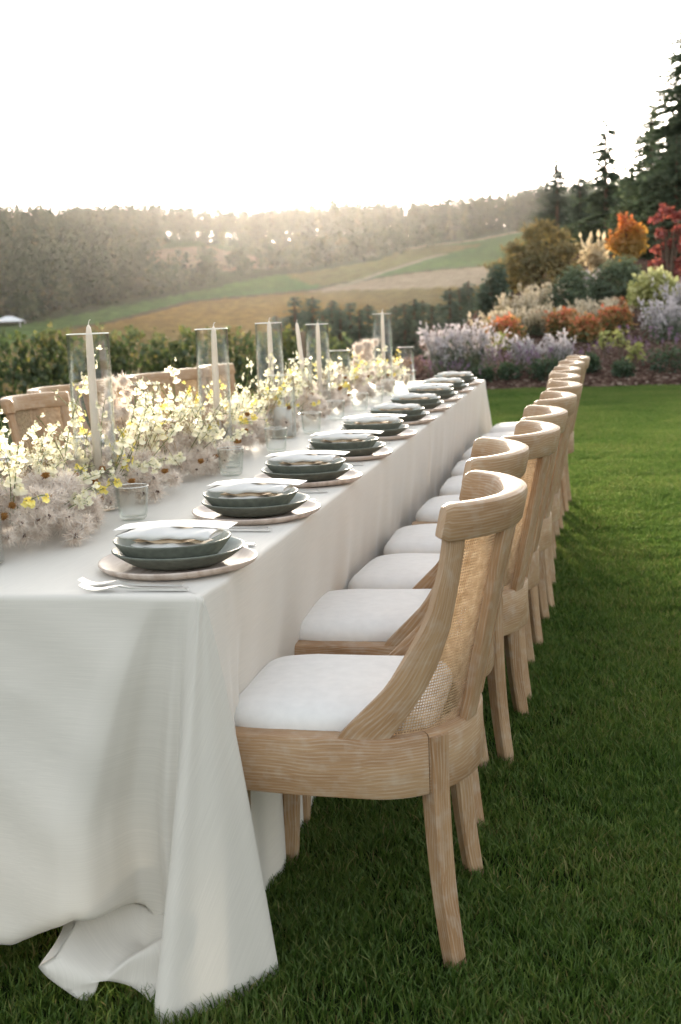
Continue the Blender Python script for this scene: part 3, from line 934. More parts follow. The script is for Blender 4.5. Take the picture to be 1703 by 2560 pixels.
def m_card():
    mb = MB()
    n = 12
    t = np.linspace(-.5, .5, n); rows = []
    for q in t:
        z = -.10 * q * q * .28
        rows.append([(q * .25, -.034, z), (q * .25, .034, z), (q * .25, .034, z + .0012), (q * .25, -.034, z + .0012)])
    tube_loops(np.array(rows), .5, mb)
    return mb.mesh('menu_card', M['card'], False)


def m_script():
    mb = MB()
    g = np.random.default_rng(5)
    for ln in range(2):
        x = -.10
        while x < -.055 + .02 * ln:
            q = np.linspace(0, 1, 7)
            p = np.stack([x + q * .006, .004 * np.sin(q * 6.28 + g.uniform(0, 3)) - .012 + ln * .014, np.full(7, -.0275 * (x / .285) ** 2 + .0016)], -1)
            mb.add(np.concatenate([p - [0, .0005, 0], p + [0, .0005, 0]]), [np.array([[i, i + 1, i + 8, i + 7] for i in range(6)])])
            x += .0068
    return mb.mesh('lettering', M['ink'], False)


def m_fork():
    h = MB()
    rows = []
    for x, w, t, z in ((.0, .0062, .0022, .004), (.03, .006, .0022, .004), (.09, .0052, .0020, .0045), (.115, .0042, .0018, .006), (.135, .0030, .0016, .010)):
        rows.append([(x, -w, z - t), (x, w, z - t), (x, w, z + t), (x, -w, z + t)])
    tube_loops(np.array(rows), .5, h)
    d = MB()
    rows = []
    for x, w, z in ((.135, .003, .010), (.145, .0085, .0085), (.158, .0115, .006), (.166, .012, .005)):
        rows.append([(x, -w, z - .0008), (x, w, z - .0008), (x, w, z + .0008), (x, -w, z + .0008)])
    tube_loops(np.array(rows), .5, d)
    for k in (-1.5, -.5, .5, 1.5):
        rows = []
        for q in np.linspace(0, 1, 6):
            x = .166 + .046 * q; w = .0022 - .0009 * q; z = .005 - .0045 * math.sin(q * 2.2) + .012 * q * q; y = k * .0063
            rows.append([(x, y - w, z - .0007), (x, y + w, z - .0007), (x, y + w, z + .0007), (x, y - w, z + .0007)])
        tube_loops(np.array(rows), .5, d)
    return h.mesh('handle', M['steel'], False), d.mesh('tines', M['steel'], False)


def m_knife():
    h = MB(); rows = []
    for x, w, t in ((.0, .0062, .003), (.04, .006, .003), (.088, .0052, .0028), (.095, .0045, .0018)):
        rows.append([(x, -w, .003 - t), (x, w, .003 - t), (x, w, .003 + t), (x, -w, .003 + t)])
    tube_loops(np.array(rows), .5, h)
    b = MB(); rows = []
    for x, w, t in ((.095, .0045, .0012), (.12, .0085, .0008), (.18, .0095, .0006), (.21, .006, .0005), (.222, .001, .0004)):
        rows.append([(x, -w * .8, .0025 - t), (x, w, .003 - t * .2), (x, w, .003 + t * .2), (x, -w * .8, .0025 + t)])
    tube_loops(np.array(rows), .5, b)
    return h.mesh('handle', M['steel'], False), b.mesh('blade', M['steel'], False)


def m_tumbler():
    o = [(.020, .0), (.028, .001), (.0335, .006), (.0365, .018), (.039, .045), (.0415, .075), (.0425, .086)]
    i = [(.0405, .086), (.0393, .075), (.0368, .045), (.0342, .020), (.030, .011), (.018, .0085), (0, .008)]
    mb = lathe([(0, 0)] + o, 36, None, .5, 0)
    lathe(i, 36, mb, .5, 0)
    w = np.linspace(0, 2 * np.pi, 36, endpoint=False)
    mm = lathe([(.0425, .086), (.0423, .0874), (.0415, .088), (.0407, .0874), (.0405, .086)], 36, mb, .5, 1)
    return mb.mesh('tumbler', [M['tumbler'], M['glass_rim']])


me_charger, me_plate, me_bowl = m_charger(), m_plate(.084, .137, .031), m_plate(.080, .121, .043)
me_nap, me_card, me_script, me_tum = m_napkin(), m_card(), m_script(), m_tumbler()
fork_h, fork_t = m_fork(); knife_h, knife_b = m_knife()
me_bowl.name = 'bowl'


def pair(name, a, b, an, bn, loc, rz, label, cat, group):
    r = empty(name, loc, rz, label, cat, group)
    link(an, a, r); link(bn, b, r)
    return r


tumY = [.84, 1.66, 2.28, 2.92, 3.52, 3.98, 4.42, 4.98, 5.45, 5.90]
for i in range(10):
    x, y = -.134, plateY[i]
    pl = 'the place setting nearest the camera' if i == 0 else ('the farthest place setting' if i == 9 else 'the ' + ORD[i] + ' setting from the near end')
    jit = rng.uniform(-.05, .05)
    tag(link('charger', me_charger, None, (x, y, Z0), (0, 0, rng.uniform(0, 6))), 'round whitewashed wood charger under the plates of ' + pl, 'charger', 'wooden chargers')
    tag(link('dinner_plate', me_plate, None, (x + rng.uniform(-.006, .004), y + rng.uniform(-.004, .004), Z0 + .008), (0, 0, rng.uniform(0, 6))), 'grey green plate between charger and bowl at ' + pl, 'plate', 'stoneware plates')
    tag(link('bowl', me_bowl, None, (x - .008 + rng.uniform(-.005, .005), y + rng.uniform(-.005, .005), Z0 + .0165), (0, 0, rng.uniform(0, 6))), 'shallow dark green stoneware bowl topping ' + pl, 'bowl', 'stoneware bowls')
    tag(link('napkin', me_nap, None, (x - .006, y - .016, Z0 + .046), (0, 0, rng.uniform(-.10, .08))), 'folded white napkin lying in the green bowl at ' + pl, 'napkin', 'white napkins')
    if i in (0, 1, 2, 3, 4, 7):
        cd = link('menu_card', me_card, None, (x - .008 + rng.uniform(-.012, .012), y + .022, Z0 + .0860), (R(1.0), R(-1.0), rng.uniform(-.12, .05)))
        tag(cd, 'white menu card resting on the napkin of ' + pl, 'menu card', 'menu cards')
        if i in (0, 1): link('lettering', me_script, cd)
    for k, nm in ((0, 'outer'), (1, 'inner')):
        pair('fork', fork_h, fork_t, 'handle', 'tines', (-.035 - .022 * k + rng.uniform(-.006, .006), y - .226 + .034 * k, Z0), math.pi + rng.uniform(-.04, .04), 'silver fork, ' + nm + ' one of the pair at ' + pl, 'fork', 'silver forks')
        pair('knife', knife_h, knife_b, 'handle', 'blade', (-.030 - .012 * k + rng.uniform(-.006, .006), y + .218 - .032 * k, Z0), math.pi + rng.uniform(-.03, .03), 'silver knife, ' + nm + ' one of the pair at ' + pl, 'knife', 'silver knives')
    tag(link('tumbler', me_tum, None, (-.435 + rng.uniform(-.02, .02), tumY[i], Z0), (0, 0, rng.uniform(0, 6))), 'clear glass tumbler beside the flowers, belonging to ' + pl, 'glass', 'glass tumblers')
for i, y in enumerate((1.62, 2.22, 2.84)):
    x = -TW + .134; w = ('nearest', 'middle', 'farthest')[i] + ' one showing across the table behind the flowers'
    tag(link('charger', me_charger, None, (x, y, Z0)), 'whitewashed charger, ' + w, 'charger', 'wooden chargers')
    tag(link('dinner_plate', me_plate, None, (x, y, Z0 + .008)), 'grey green plate, ' + w, 'plate', 'stoneware plates')
    tag(link('bowl', me_bowl, None, (x, y, Z0 + .0165)), 'dark green bowl, ' + w, 'bowl', 'stoneware bowls')
    tag(link('napkin', me_nap, None, (x, y, Z0 + .034)), 'white napkin, ' + w, 'napkin', 'white napkins')
    tag(link('menu_card', me_card, None, (x, y, Z0 + .0765), (0, 0, .06)), 'white menu card, ' + w, 'menu card', 'menu cards')

# ------------------------------------------------------------------ candles and hurricane glasses
def hurricane(x, y, r, h, label):
    mb = lathe([(0, .002), (r * .9, .001), (r, .005), (r, h)], 40, None, .5, 0)
    lathe([(r, h), (r + .0004, h + .0012), (r - .0012, h + .0022), (r - .0026, h + .0012), (r - .0026, h)], 40, mb, .5, 1)
    lathe([(r - .0028, h), (r - .0028, .008), (0, .006)], 40, mb, .5, 0)
    o = mb.build('hurricane_glass', [M['hurricane'], M['glass_rim']])
    o.location = (x, y, Z0)
    tag(o, label, 'glass cylinder', 'glass hurricanes down the middle of the table')


def taper(x, y, h, label, lean=(0, 0), z=0):
    root = empty('taper_candle', (x, y, Z0 + z + .007), 0, label, 'candle', 'ivory taper candles')
    root.rotation_euler = (lean[0], lean[1], 0)
    lathe([(0, 0), (.0112, 0), (.0112, h * .55), (.0098, h * .86), (.0088, h * .94), (.006, h * .985), (.002, h * 1.0), (0, h * 1.0)], 20).build('wax', M['wax'], root)
    round_tube([(0, 0, h * .995), (.0008, 0, h + .006), (.003, .001, h + .012), (.006, .001, h + .013)], .0011, 5).build('wick', M['wick'], root)


def pillar(x, y, r, h, label):
    root = empty('pillar_candle', (x, y, Z0 + .007), 0, label, 'candle', 'white pillar candles')
    lathe([(0, 0), (r, 0), (r, h - .004), (r - .003, h), (r - .012, h - .002), (0, h - .005)], 28).build('wax', M['white_wax'], root)
    round_tube([(0, 0, h - .006), (0, 0, h + .006), (.002, 0, h + .011)], .0011, 5).build('wick', M['wick'], root)


# x, y, height of glass, candle height, lean
for x, y, h, ch, ln, lb in ((-.60, 1.00, .470, .505, (0, 0), 'nearest the camera on the left'),
                            (-.57, 2.02, .455, .475, (0, .01), 'second from the camera'),
                            (-.62, 3.00, .455, .475, (0, 0), 'third from the camera'),
                            (-.60, 3.86, .430, .450, (0, 0), 'fourth from the camera, beside the leaning taper'),
                            (-.52, 5.30, .455, .480, (0, 0), 'farthest from the camera')):
    hurricane(x, y, .056, h, 'tall clear hurricane glass, ' + lb)
    taper(x + .004, y, ch - .018, 'ivory taper candle standing in the hurricane glass ' + lb, ln)
taper(-.60, 3.60, .44, 'ivory taper candle leaning left outside the fourth hurricane glass', (0, R(-5)))
for x, y, r, h, lb, pc in ((-.592, .270, .062, .285, 'low hurricane glass cut by the left edge of the photo', None),
                           (-.86, 2.10, .064, .270, 'low wide hurricane glass before the far chairs, left of the second taper', None),
                           (-.52, 2.78, .052, .250, 'low hurricane glass holding a white pillar candle', (.036, .115)),
                           (-.70, 3.90, .058, .265, 'low hurricane glass left of the leaning taper', (.034, .10)),
                           (-.66, 4.70, .060, .270, 'low hurricane glass with a pillar candle behind the fourth taper', (.034, .13)),
                           (-.45, 5.75, .050, .240, 'low hurricane glass behind the farthest taper', None)):
    hurricane(x, y, r, h, lb)
    if pc: pillar(x, y, pc[0], pc[1], 'white pillar candle inside the ' + lb.replace(' holding a white pillar candle', ' beside the third taper').replace(' with a pillar candle', ''))
for x, y, lb in ((-.475, 1.86, 'second hurricane glass'), (-.455, 5.22, 'farthest hurricane glass')):
    mb = lathe([(0, .002), (.026, .002), (.030, .010), (.033, .036), (.043, .046), (.0445, .048), (.043, .0485), (.031, .040), (.028, .012), (0, .008)], 30)
    o = mb.build('votive_dish', M['tumbler']); o.location = (x, y, Z0)
    tag(o, 'small flared clear glass votive dish at the foot of the ' + lb, 'glass dish', 'glass votive dishes')

# ------------------------------------------------------------------ flowers
def m_seed_head(seed, r=.024, n=400):
    g = np.random.default_rng(seed)
    d = g.normal(size=(n * 2, 3)); d /= np.linalg.norm(d, axis=1)[:, None]
    d = d[d[:, 2] < .93][:n]; n = len(d)
    s = np.cross(d, g.normal(size=(n, 3))); s /= np.linalg.norm(s, axis=1)[:, None]
    b = np.cross(d, s)
    L = r * g.uniform(.45, 1.1, n)
    w = .00042
    p0 = d * .003; p1 = d * (L * .55)[:, None] + s * (L * g.uniform(-.1, .25, n))[:, None]; p2 = d * (L * .9)[:, None] + s * (L * g.uniform(.1, 1.0, n))[:, None] + b * (L * g.uniform(-.5, .5, n))[:, None]
    V = np.stack([p0 - b * w, p0 + b * w, p1 - b * w * 1.5, p1 + b * w * 1.5, p2], 1).reshape(-1, 3)
    k = np.arange(n)[:, None] * 5
    mb = MB(); mb.add(V, [k + np.array([[0, 1, 3, 2]]), k + np.array([[2, 3, 4]])], None, np.repeat(g.uniform(0, 1, n), 5))
    m = 16
    e = g.normal(size=(m, 3)); e[:, 2] = np.abs(e[:, 2]) + .4; e /= np.linalg.norm(e, axis=1)[:, None]
    f = np.cross(e, g.normal(size=(m, 3))); f /= np.linalg.norm(f, axis=1)[:, None]
    q0 = e * .001 + np.array([0, 0, .009]); V = np.stack([q0 - f * .0019, q0 + f * .0019, e * .0082], 1).reshape(-1, 3)
    mb.add(V, [np.arange(m)[:, None] * 3 + np.array([[0, 1, 2]])], None, .5, 1)
    return mb.mesh('seed_head', [M['fluff'], M['seed']], False)


def m_blossom(seed, mat):
    g = np.random.default_rng(seed); mb = MB()
    # broad two-lobed lip
    n = 9; a = np.linspace(-1.25, 1.25, n)
    r = .0165 * (1 - .22 * np.exp(-(a / .16) ** 2)) * (1 + .06 * np.sin(a * 7 + seed))
    outer = np.stack([np.sin(a) * r, .004 + .003 * np.cos(a * 3), -np.cos(a) * r], -1)
    inner = outer * .5 + np.array([0, .004, 0])
    V = np.concatenate([[[0, 0, 0]], inner, outer])
    f3 = np.array([[0, 1 + i, 2 + i] for i in range(n - 1)]); f4 = np.array([[1 + i, 1 + n + i, 2 + n + i, 2 + i] for i in range(n - 1)])
    mb.add(V, [f3, f4], None, np.concatenate([[.0], np.full(n, .65), np.full(n, 1.)]))
    for ang in (.75, 2.0, -.75, -2.0 + .1, 0.0):
        l, w = g.uniform(.009, .012), .0032
        u = np.array([math.sin(ang), 0, math.cos(ang)]); s = np.array([math.cos(ang), 0, -math.sin(ang)])
        V = [u * .001, u * l * .5 - s * w + [0, -.002, 0], u * l * .5 + s * w + [0, -.002, 0], u * l + [0, .001, 0]]
        mb.add(V, [np.array([[0, 1, 3], [0, 3, 2]])], None, [.1, .6, .6, .9])
    return mb.mesh('blossom', mat, True)


SEED = [m_seed_head(i) for i in range(5)] + [m_seed_head(20 + i, .031, 480) for i in range(2)]
CREAM = [m_blossom(i, M['orchid_cream']) for i in range(4)]
YELL = [m_blossom(10 + i, M['orchid_yellow']) for i in range(3)]


def m_panicle(seed, h=.16):
    g = np.random.default_rng(seed); mb = MB()
    round_tube([(0, 0, 0), (.004, .002, h * .5), (.012, .004, h * .8)], .0009, 4, mb)
    for k in range(34):
        z = h * g.uniform(.5, 1.0); a = g.uniform(0, 6.28); l = .035 * (1.25 - z / h) + .01
        p = np.array([.012 * z / h, .004 * z / h, z * .85]); e = p + np.array([math.cos(a) * l, math.sin(a) * l, l * .9])
        round_tube([p, e], [.0005, .0003], 3, mb, .5, False)
        for j in range(4):
            q = p + (e - p) * g.uniform(.4, 1.1) + g.normal(0, .003, 3)
            s = .0017
            mb.add([q + [s, 0, 0], q + [-s, s, 0], q + [-s, -s, 0], q + [0, 0, s * 1.6]], [np.array([[0, 1, 3], [1, 2, 3], [2, 0, 3], [0, 2, 1]])])
    return mb.mesh('dried_grass', M['straw'], False)


def m_pod(seed):
    g = np.random.default_rng(seed); n = 130
    d = g.normal(size=(n, 3)); d /= np.linalg.norm(d, axis=1)[:, None]; d[:, 2] *= .8
    s = np.cross(d, g.normal(size=(n, 3))); s /= np.linalg.norm(s, axis=1)[:, None]; b = np.cross(d, s)
    r = .0125
    V = np.stack([d * r * .45 - s * .0012, d * r * .45 + s * .0012, d * r * g.uniform(.85, 1.1, n)[:, None] + b * .001], 1).reshape(-1, 3)
    mb = MB(); mb.add(V, [np.arange(n)[:, None] * 3 + np.array([[0, 1, 2]])], None, np.repeat(g.uniform(0, 1, n), 3))
    lathe([(0, -r * .6), (r * .45, -r * .4), (r * .6, 0), (r * .45, r * .4), (0, r * .55)], 10, mb, .2)
    return mb.mesh('scabiosa_pod', M['scabiosa'], False)


PAN = [m_panicle(i) for i in range(3)]
POD = [m_pod(i) for i in range(2)]


def spray(root, base, tip, bend, nb, kind, g, rmin=.35):
    """one stem with its blossoms as sub-parts"""
    base, tip = np.array(base, float), np.array(tip, float)
    t = np.linspace(0, 1, 9)[:, None]
    path = base + (tip - base) * t + np.array(bend) * np.sin(t * np.pi) * .5 + np.array([0, 0, -.25 * np.linalg.norm(bend)]) * t ** 3
    mb = round_tube(path, np.linspace(.0015, .0007, 9), 5)
    spots = []
    for k in range(nb):
        f = rmin + (1 - rmin) * (k + .5) / nb + g.uniform(-.02, .02)
        i = min(7, int(f * 8)); p = path[i] + (path[i + 1] - path[i]) * (f * 8 - i)
        a = k * 2.4 + g.uniform(-.4, .4)
        q = p + np.array([math.cos(a) * .016, math.sin(a) * .016, g.uniform(-.004, .012)])
        round_tube([p, (p + q) / 2 + [0, 0, .003], q], .0006, 4, mb, .5, False)
        spots.append((q, a))
    st = mb.build('orchid_spray', M['stem'], root)
    for q, a in spots:
        me = (CREAM if kind == 'c' else YELL)[int(g.integers(0, 3))]
        s = g.uniform(.85, 1.25) * (1 if kind == 'c' else .85)
        if np.linalg.norm(q - path[-1]) < .03: s *= .6
        b = link('blossom', me, st, q, (g.uniform(-.5, .5), g.uniform(-.4, .4), a + math.pi / 2 + g.uniform(-.7, .7)))
        b.scale = (s, s, s)
    return st


def arrangement(k, y, cx, n_seed, n_spray, hl, label, hw=.19, hh=.125, yellow=.35):
    g = np.random.default_rng(100 + k)
    root = empty('floral_arrangement', (cx, y, Z0), 0, label, 'flower arrangement', 'flower arrangements down the table')
    for i in range(n_seed):
        while True:
            p = np.array([g.uniform(-1, 1), g.uniform(-1, 1), g.uniform(0, 1)])
            if (p ** 2).sum() < 1 and (p ** 2).sum() > .25: break
        me = SEED[int(g.integers(0, 7))]
        o = link('seed_head', me, root, (p[0] * hw, p[1] * hl, .022 + p[2] * hh), tuple((Vector((p[0], p[1] * .8, p[2] + .15)) + Vector(g.normal(0, .35, 3))).to_track_quat('Z', 'Y').to_euler()))
        s = g.uniform(1.05, 1.45); o.scale = (s, s, s)
    for i in range(n_spray):
        a = g.uniform(0, 6.28); rr = g.uniform(.2, 1)
        base = (.5 * hw * math.cos(a) * rr, .7 * hl * math.sin(a) * rr, .05)
        el = g.uniform(.1, 1.35 if k else 1.0); l = g.uniform(.12, .30 if k < 3 else .24)
        tip = (base[0] * 1.5 + math.cos(a) * math.cos(el) * l * .8, base[1] + math.sin(a) * math.cos(el) * l, .08 + math.sin(el) * l)
        tip = (float(np.clip(tip[0], -.24, .20)), tip[1], max(.035, tip[2]))
        spray(root, base, tip, (g.normal(0, .04), g.normal(0, .04), g.uniform(0, .06)), int(g.integers(5, 9)), 'y' if g.random() < yellow else 'c', g)
    for i in range(max(2, n_spray // 5)):
        o = link('dried_grass', PAN[i % 3], root, (g.uniform(-.8, .8) * hw, g.uniform(-.9, .9) * hl, .06), (g.uniform(-.6, .6), g.uniform(-.6, .6), g.uniform(0, 6)))
    for i in range(max(3, n_spray // 5)):
        a = g.uniform(-.9, .9)
        link('scabiosa_pod', POD[i % 2], root, (hw * g.uniform(.2, 1.0), a * hl, g.uniform(.05, .15)), (g.uniform(0, 1), 0, 0))
    return root


places = ['first flower arrangement at the near end, fluffy seed heads beside the front plates', 'second flower arrangement round the nearest hurricane glass',
          'third flower arrangement with many yellow orchids', 'fourth flower arrangement round the second hurricane glass', 'fifth flower arrangement beside the pillar candle',
          'sixth flower arrangement between the pillar candle and the leaning taper', 'seventh flower arrangement round the leaning taper', 'eighth flower arrangement behind the leaning taper',
          'ninth flower arrangement round the farthest hurricane glass', 'tenth flower arrangement at the far end of the table']
arrs = []
for k, (y, cx, ns, nsp, hl) in enumerate(((.56, -.63, 170, 36, .29), (1.16, -.64, 120, 40, .30), (1.72, -.62, 100, 38, .28), (2.26, -.64, 80, 30, .27), (2.82, -.66, 66, 26, .26),
                                         (3.36, -.64, 56, 22, .26), (3.92, -.66, 50, 20, .27), (4.46, -.62, 42, 18, .26), (5.04, -.60, 36, 16, .28), (5.62, -.60, 28, 13, .27))):
    arrs.append(arrangement(k, y, cx, ns, nsp, hl, places[k], yellow=.08 if k < 1 else .15))
g = np.random.default_rng(55)
# the tall cream spray that crosses the nearest candle, and the upright plume of clematis fluff behind it
spray(arrs[1], (-.03, -.24, .06), (.055, -.10, .46), (-.05, .0, 0), 11, 'c', g, .3)
spray(arrs[1], (.06, -.16, .06), (.12, -.02, .36), (.03, .05, 0), 9, 'c', g, .35)
spray(arrs[1], (-.08, -.30, .06), (-.14, -.34, .30), (-.04, .0, 0), 7, 'c', g, .35)
spray(arrs[2], (-.04, .0, .06), (-.02, .06, .38), (.05, .0, 0), 9, 'c', g, .35)
spray(arrs[3], (.04, .05, .06), (.13, .02, .36), (.03, .0, 0), 8, 'c', g, .35)
spray(arrs[5], (.0, .05, .06), (.06, .0, .34), (.03, .0, 0), 8, 'c', g, .35)
spray(arrs[0], (-.06, .06, .08), (-.05, .02, .26), (-.03, .02, 0), 6, 'y', g, .45)
spray(arrs[4], (.02, -.05, .1), (.10, .0, .35), (.02, .02, 0), 7, 'c', g, .5)
root = arrs[1]
rb = round_tube([(.02, .12, .06), (.015, .13, .18), (-.01, .14, .30)], .0012, 5).build('clematis_stem', M['brown_stem'], root)
for i in range(22):
    p = (-.005 + g.normal(0, .022), .13 + g.normal(0, .022), g.uniform(.16, .33))
    o = link('seed_head', SEED[i % 7], rb, p, (g.uniform(-1, 1), g.uniform(-1, 1), g.uniform(0, 6)))
    s = g.uniform(.9, 1.25); o.scale = (s, s, s)
rb = round_tube([(0, .1, .06), (.0, .1, .18), (.0, .1, .28)], .0012, 5).build('clematis_stem', M['brown_stem'], arrs[8])
for i in range(14):
    o = link('seed_head', SEED[i % 7], rb, (g.normal(0, .03), .1 + g.normal(0, .02), g.uniform(.18, .31)), (g.uniform(-1, 1), g.uniform(-1, 1), 0)); o.scale = (1.3,) * 3

# ------------------------------------------------------------------ foliage builders
def leaf_cards(mb, P, size, g, tint, flat=0., aspect=.55, droop=0.):
    """one bent diamond leaf at every point"""
    n = len(P)
    d = g.normal(size=(n, 3)); d[:, 2] = d[:, 2] * (1 - flat) - droop; d /= np.linalg.norm(d, axis=1)[:, None]
    s = np.cross(d, g.normal(size=(n, 3))); s /= np.linalg.norm(s, axis=1)[:, None]
    nn = np.cross(d, s)
    L = (np.asarray(size) * g.uniform(.7, 1.3, n))[:, None]
    w = L * aspect * .5
    V = np.stack([P, P + d * L * .5 - s * w + nn * L * .08, P + d * L, P + d * L * .5 + s * w + nn * L * .08], 1).reshape(-1, 3)
    k = np.arange(n)[:, None] * 4
    mb.add(V, [k + np.array([[0, 1, 2, 3]])], None, np.repeat(np.clip(tint, 0, 1), 4))


def blob_points(g, n, blobs, shell_=.55):
    """points spread through a set of ellipsoids, denser near their skins"""
    b = np.asarray(blobs, float); vol = np.prod(b[:, 3:], 1) ** .67
    idx = g.choice(len(b), n, p=vol / vol.sum())
    d = g.normal(size=(n, 3)); d /= np.linalg.norm(d, axis=1)[:, None]
    r = shell_ + (1 - shell_) * g.random(n); r *= g.uniform(.85, 1.12, n)
    return b[idx, :3] + d * r[:, None] * b[idx, 3:], idx


FOL = {
    'olive': leaf_mat('foliage_olive', [(0, (.095, .085, .032)), (.5, (.19, .150, .055)), (1, (.30, .21, .075))]),
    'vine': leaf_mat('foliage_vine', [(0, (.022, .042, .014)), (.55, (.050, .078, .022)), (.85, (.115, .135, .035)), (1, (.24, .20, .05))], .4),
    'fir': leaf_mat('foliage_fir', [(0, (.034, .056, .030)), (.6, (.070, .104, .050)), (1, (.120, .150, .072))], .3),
    'spruce': leaf_mat('foliage_spruce', [(0, (.030, .050, .034)), (.6, (.060, .090, .054)), (1, (.105, .135, .080))], .3),
    'juniper': leaf_mat('foliage_juniper', [(0, (.055, .080, .045)), (.6, (.105, .140, .070)), (1, (.165, .195, .095))], .25),
    'green': leaf_mat('foliage_green', [(0, (.018, .040, .016)), (.6, (.040, .075, .026)), (1, (.075, .110, .036))], .3),
    'lemon': leaf_mat('foliage_lemon', [(0, (.20, .24, .05)), (.5, (.44, .43, .14)), (1, (.62, .60, .30))], .45),
    'red': leaf_mat('foliage_red', [(0, (.12, .025, .022)), (.5, (.27, .060, .045)), (1, (.40, .11, .065))], .4),
    'maple': leaf_mat('foliage_maple', [(0, (.36, .21, .035)), (.45, (.50, .22, .035)), (1, (.52, .11, .035))], .45),
    'nandina': leaf_mat('foliage_nandina', [(0, (.09, .11, .03)), (.35, (.28, .20, .055)), (.65, (.50, .22, .08)), (1, (.60, .15, .07))], .4),
    'tan': leaf_mat('foliage_tan', [(0, (.24, .21, .11)), (.5, (.44, .36, .23)), (1, (.60, .50, .36))], .35),
    'lilac': leaf_mat('foliage_lilac', [(0, (.18, .19, .13)), (.4, (.42, .38, .38)), (1, (.54, .49, .50))], .4),
    'purple': leaf_mat('foliage_purple', [(0, (.12, .11, .07)), (.5, (.22, .15, .17)), (1, (.22, .11, .24))], .3),
    'pampas': leaf_mat('foliage_pampas', [(0, (.40, .30, .16)), (1, (.62, .50, .32))], .4),
    'mauve': leaf_mat('foliage_mauve', [(0, (.12, .07, .05)), (.5, (.20, .12, .10)), (1, (.28, .18, .15))], .3),
    'far': leaf_mat('foliage_far', [(0, (.010, .022, .011)), (.45, (.021, .042, .018)), (.75, (.042, .060, .026)), (1, (.078, .076, .034))], .08, gloss=0),
}


def conifer_mesh(seed, h, rad, mat, n_whorl, per, gap=0., bare=.08, dens=1., card=.5):
    """boughs in whorls, each bough a row of drooping needle sprays; returns trunk and crown meshes"""
    g = np.random.default_rng(seed)
    mb = MB()
    for i in range(n_whorl):
        for j in range(per):
            f = bare + (1 - bare) * max(0, i + g.uniform(-.7, .7)) / n_whorl
            if f > .985 or g.random() < gap: continue
            a = g.uniform(0, 6.28)
            L = rad * (1 - f) ** .75 * g.uniform(.65, 1.12) + .05 * rad
            n = max(5, int(L / card * 11 * dens))
            t = np.sort(g.random(n)) ** .8
            ax = np.array([math.cos(a), math.sin(a), 0.]); sd_ = np.array([-math.sin(a), math.cos(a), 0.])
            drop = g.uniform(.15, .75)
            base = np.array([0, 0, f * h])
            P = base + ax * (t * L)[:, None] + np.array([0, 0, 1.]) * (L * (.10 * t - drop * t * t + .22 * t ** 4))[:, None]
            side = g.choice([-1, 1], n)
            d = ax * .75 + sd_ * side[:, None] * g.uniform(.2, .9, n)[:, None] + np.array([0, 0, -1.]) * g.uniform(.0, .5, n)[:, None]
            d /= np.linalg.norm(d, axis=1)[:, None]
            l = (card * (1.15 - .6 * t) * g.uniform(.6, 1.2, n) * (.42 + .58 * (1 - f)))[:, None]
            s = np.cross(d, np.array([0, 0, .7]) + g.normal(0, .9, (n, 3))); s /= np.linalg.norm(s, axis=1)[:, None]
            w = l * .33
            V = np.stack([P, P + d * l * .45 - s * w, P + d * l, P + d * l * .45 + s * w], 1).reshape(-1, 3)
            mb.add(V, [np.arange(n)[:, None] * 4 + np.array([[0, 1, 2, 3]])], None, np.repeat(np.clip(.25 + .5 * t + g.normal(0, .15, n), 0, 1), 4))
    tr = round_tube([(0, 0, -.4), (0, 0, h * .3), (.01 * h, 0, h * .65), (0, 0, h * .985)], [rad * .085, rad * .065, rad * .035, .004 * h], 8)
    return tr.mesh('trunk', M['bark']), mb.mesh('crown', mat, False)


def tree(name, x, y, meshes, label, cat, group=None, scale=1., rz=0., z=None):
    r = empty(name, (x, y, float(terrain_h(x, y)) if z is None else z), rz, label, cat, group)
    r.scale = (scale, scale, scale)
    link('trunk', meshes[0], r); link('crown', meshes[1], r)
    return r


def az_pos(px_deg, y):
    return .7185 + (y + 2.2164) * math.tan(math.radians(px_deg))


def bearing(px, py=800):
    d = fw * 3196 + rt * (px - 851.5) - up * (py - 1280)
    return math.degrees(math.atan2(d[0], d[1]))


# tall dark conifers on the knoll to the right
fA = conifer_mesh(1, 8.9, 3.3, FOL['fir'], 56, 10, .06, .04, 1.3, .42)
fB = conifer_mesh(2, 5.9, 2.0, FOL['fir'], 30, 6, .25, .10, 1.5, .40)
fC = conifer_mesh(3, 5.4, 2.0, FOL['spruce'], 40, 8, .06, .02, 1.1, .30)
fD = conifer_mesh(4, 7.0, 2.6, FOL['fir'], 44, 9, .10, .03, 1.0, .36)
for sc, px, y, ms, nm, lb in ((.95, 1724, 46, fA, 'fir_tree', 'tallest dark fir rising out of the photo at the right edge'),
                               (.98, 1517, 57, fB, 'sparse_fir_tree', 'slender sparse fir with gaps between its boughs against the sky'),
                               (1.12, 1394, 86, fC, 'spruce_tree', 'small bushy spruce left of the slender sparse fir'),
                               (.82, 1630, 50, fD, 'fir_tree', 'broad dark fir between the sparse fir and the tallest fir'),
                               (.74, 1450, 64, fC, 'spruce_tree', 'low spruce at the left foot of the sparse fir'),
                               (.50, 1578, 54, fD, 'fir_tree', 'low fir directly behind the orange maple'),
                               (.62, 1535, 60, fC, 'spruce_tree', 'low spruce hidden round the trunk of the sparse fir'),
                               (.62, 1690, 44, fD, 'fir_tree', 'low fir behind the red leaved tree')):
    tree(nm, az_pos(bearing(px, 600), y), y, ms, lb, 'tree', 'conifers on the knoll', sc, rng.uniform(0, 6))
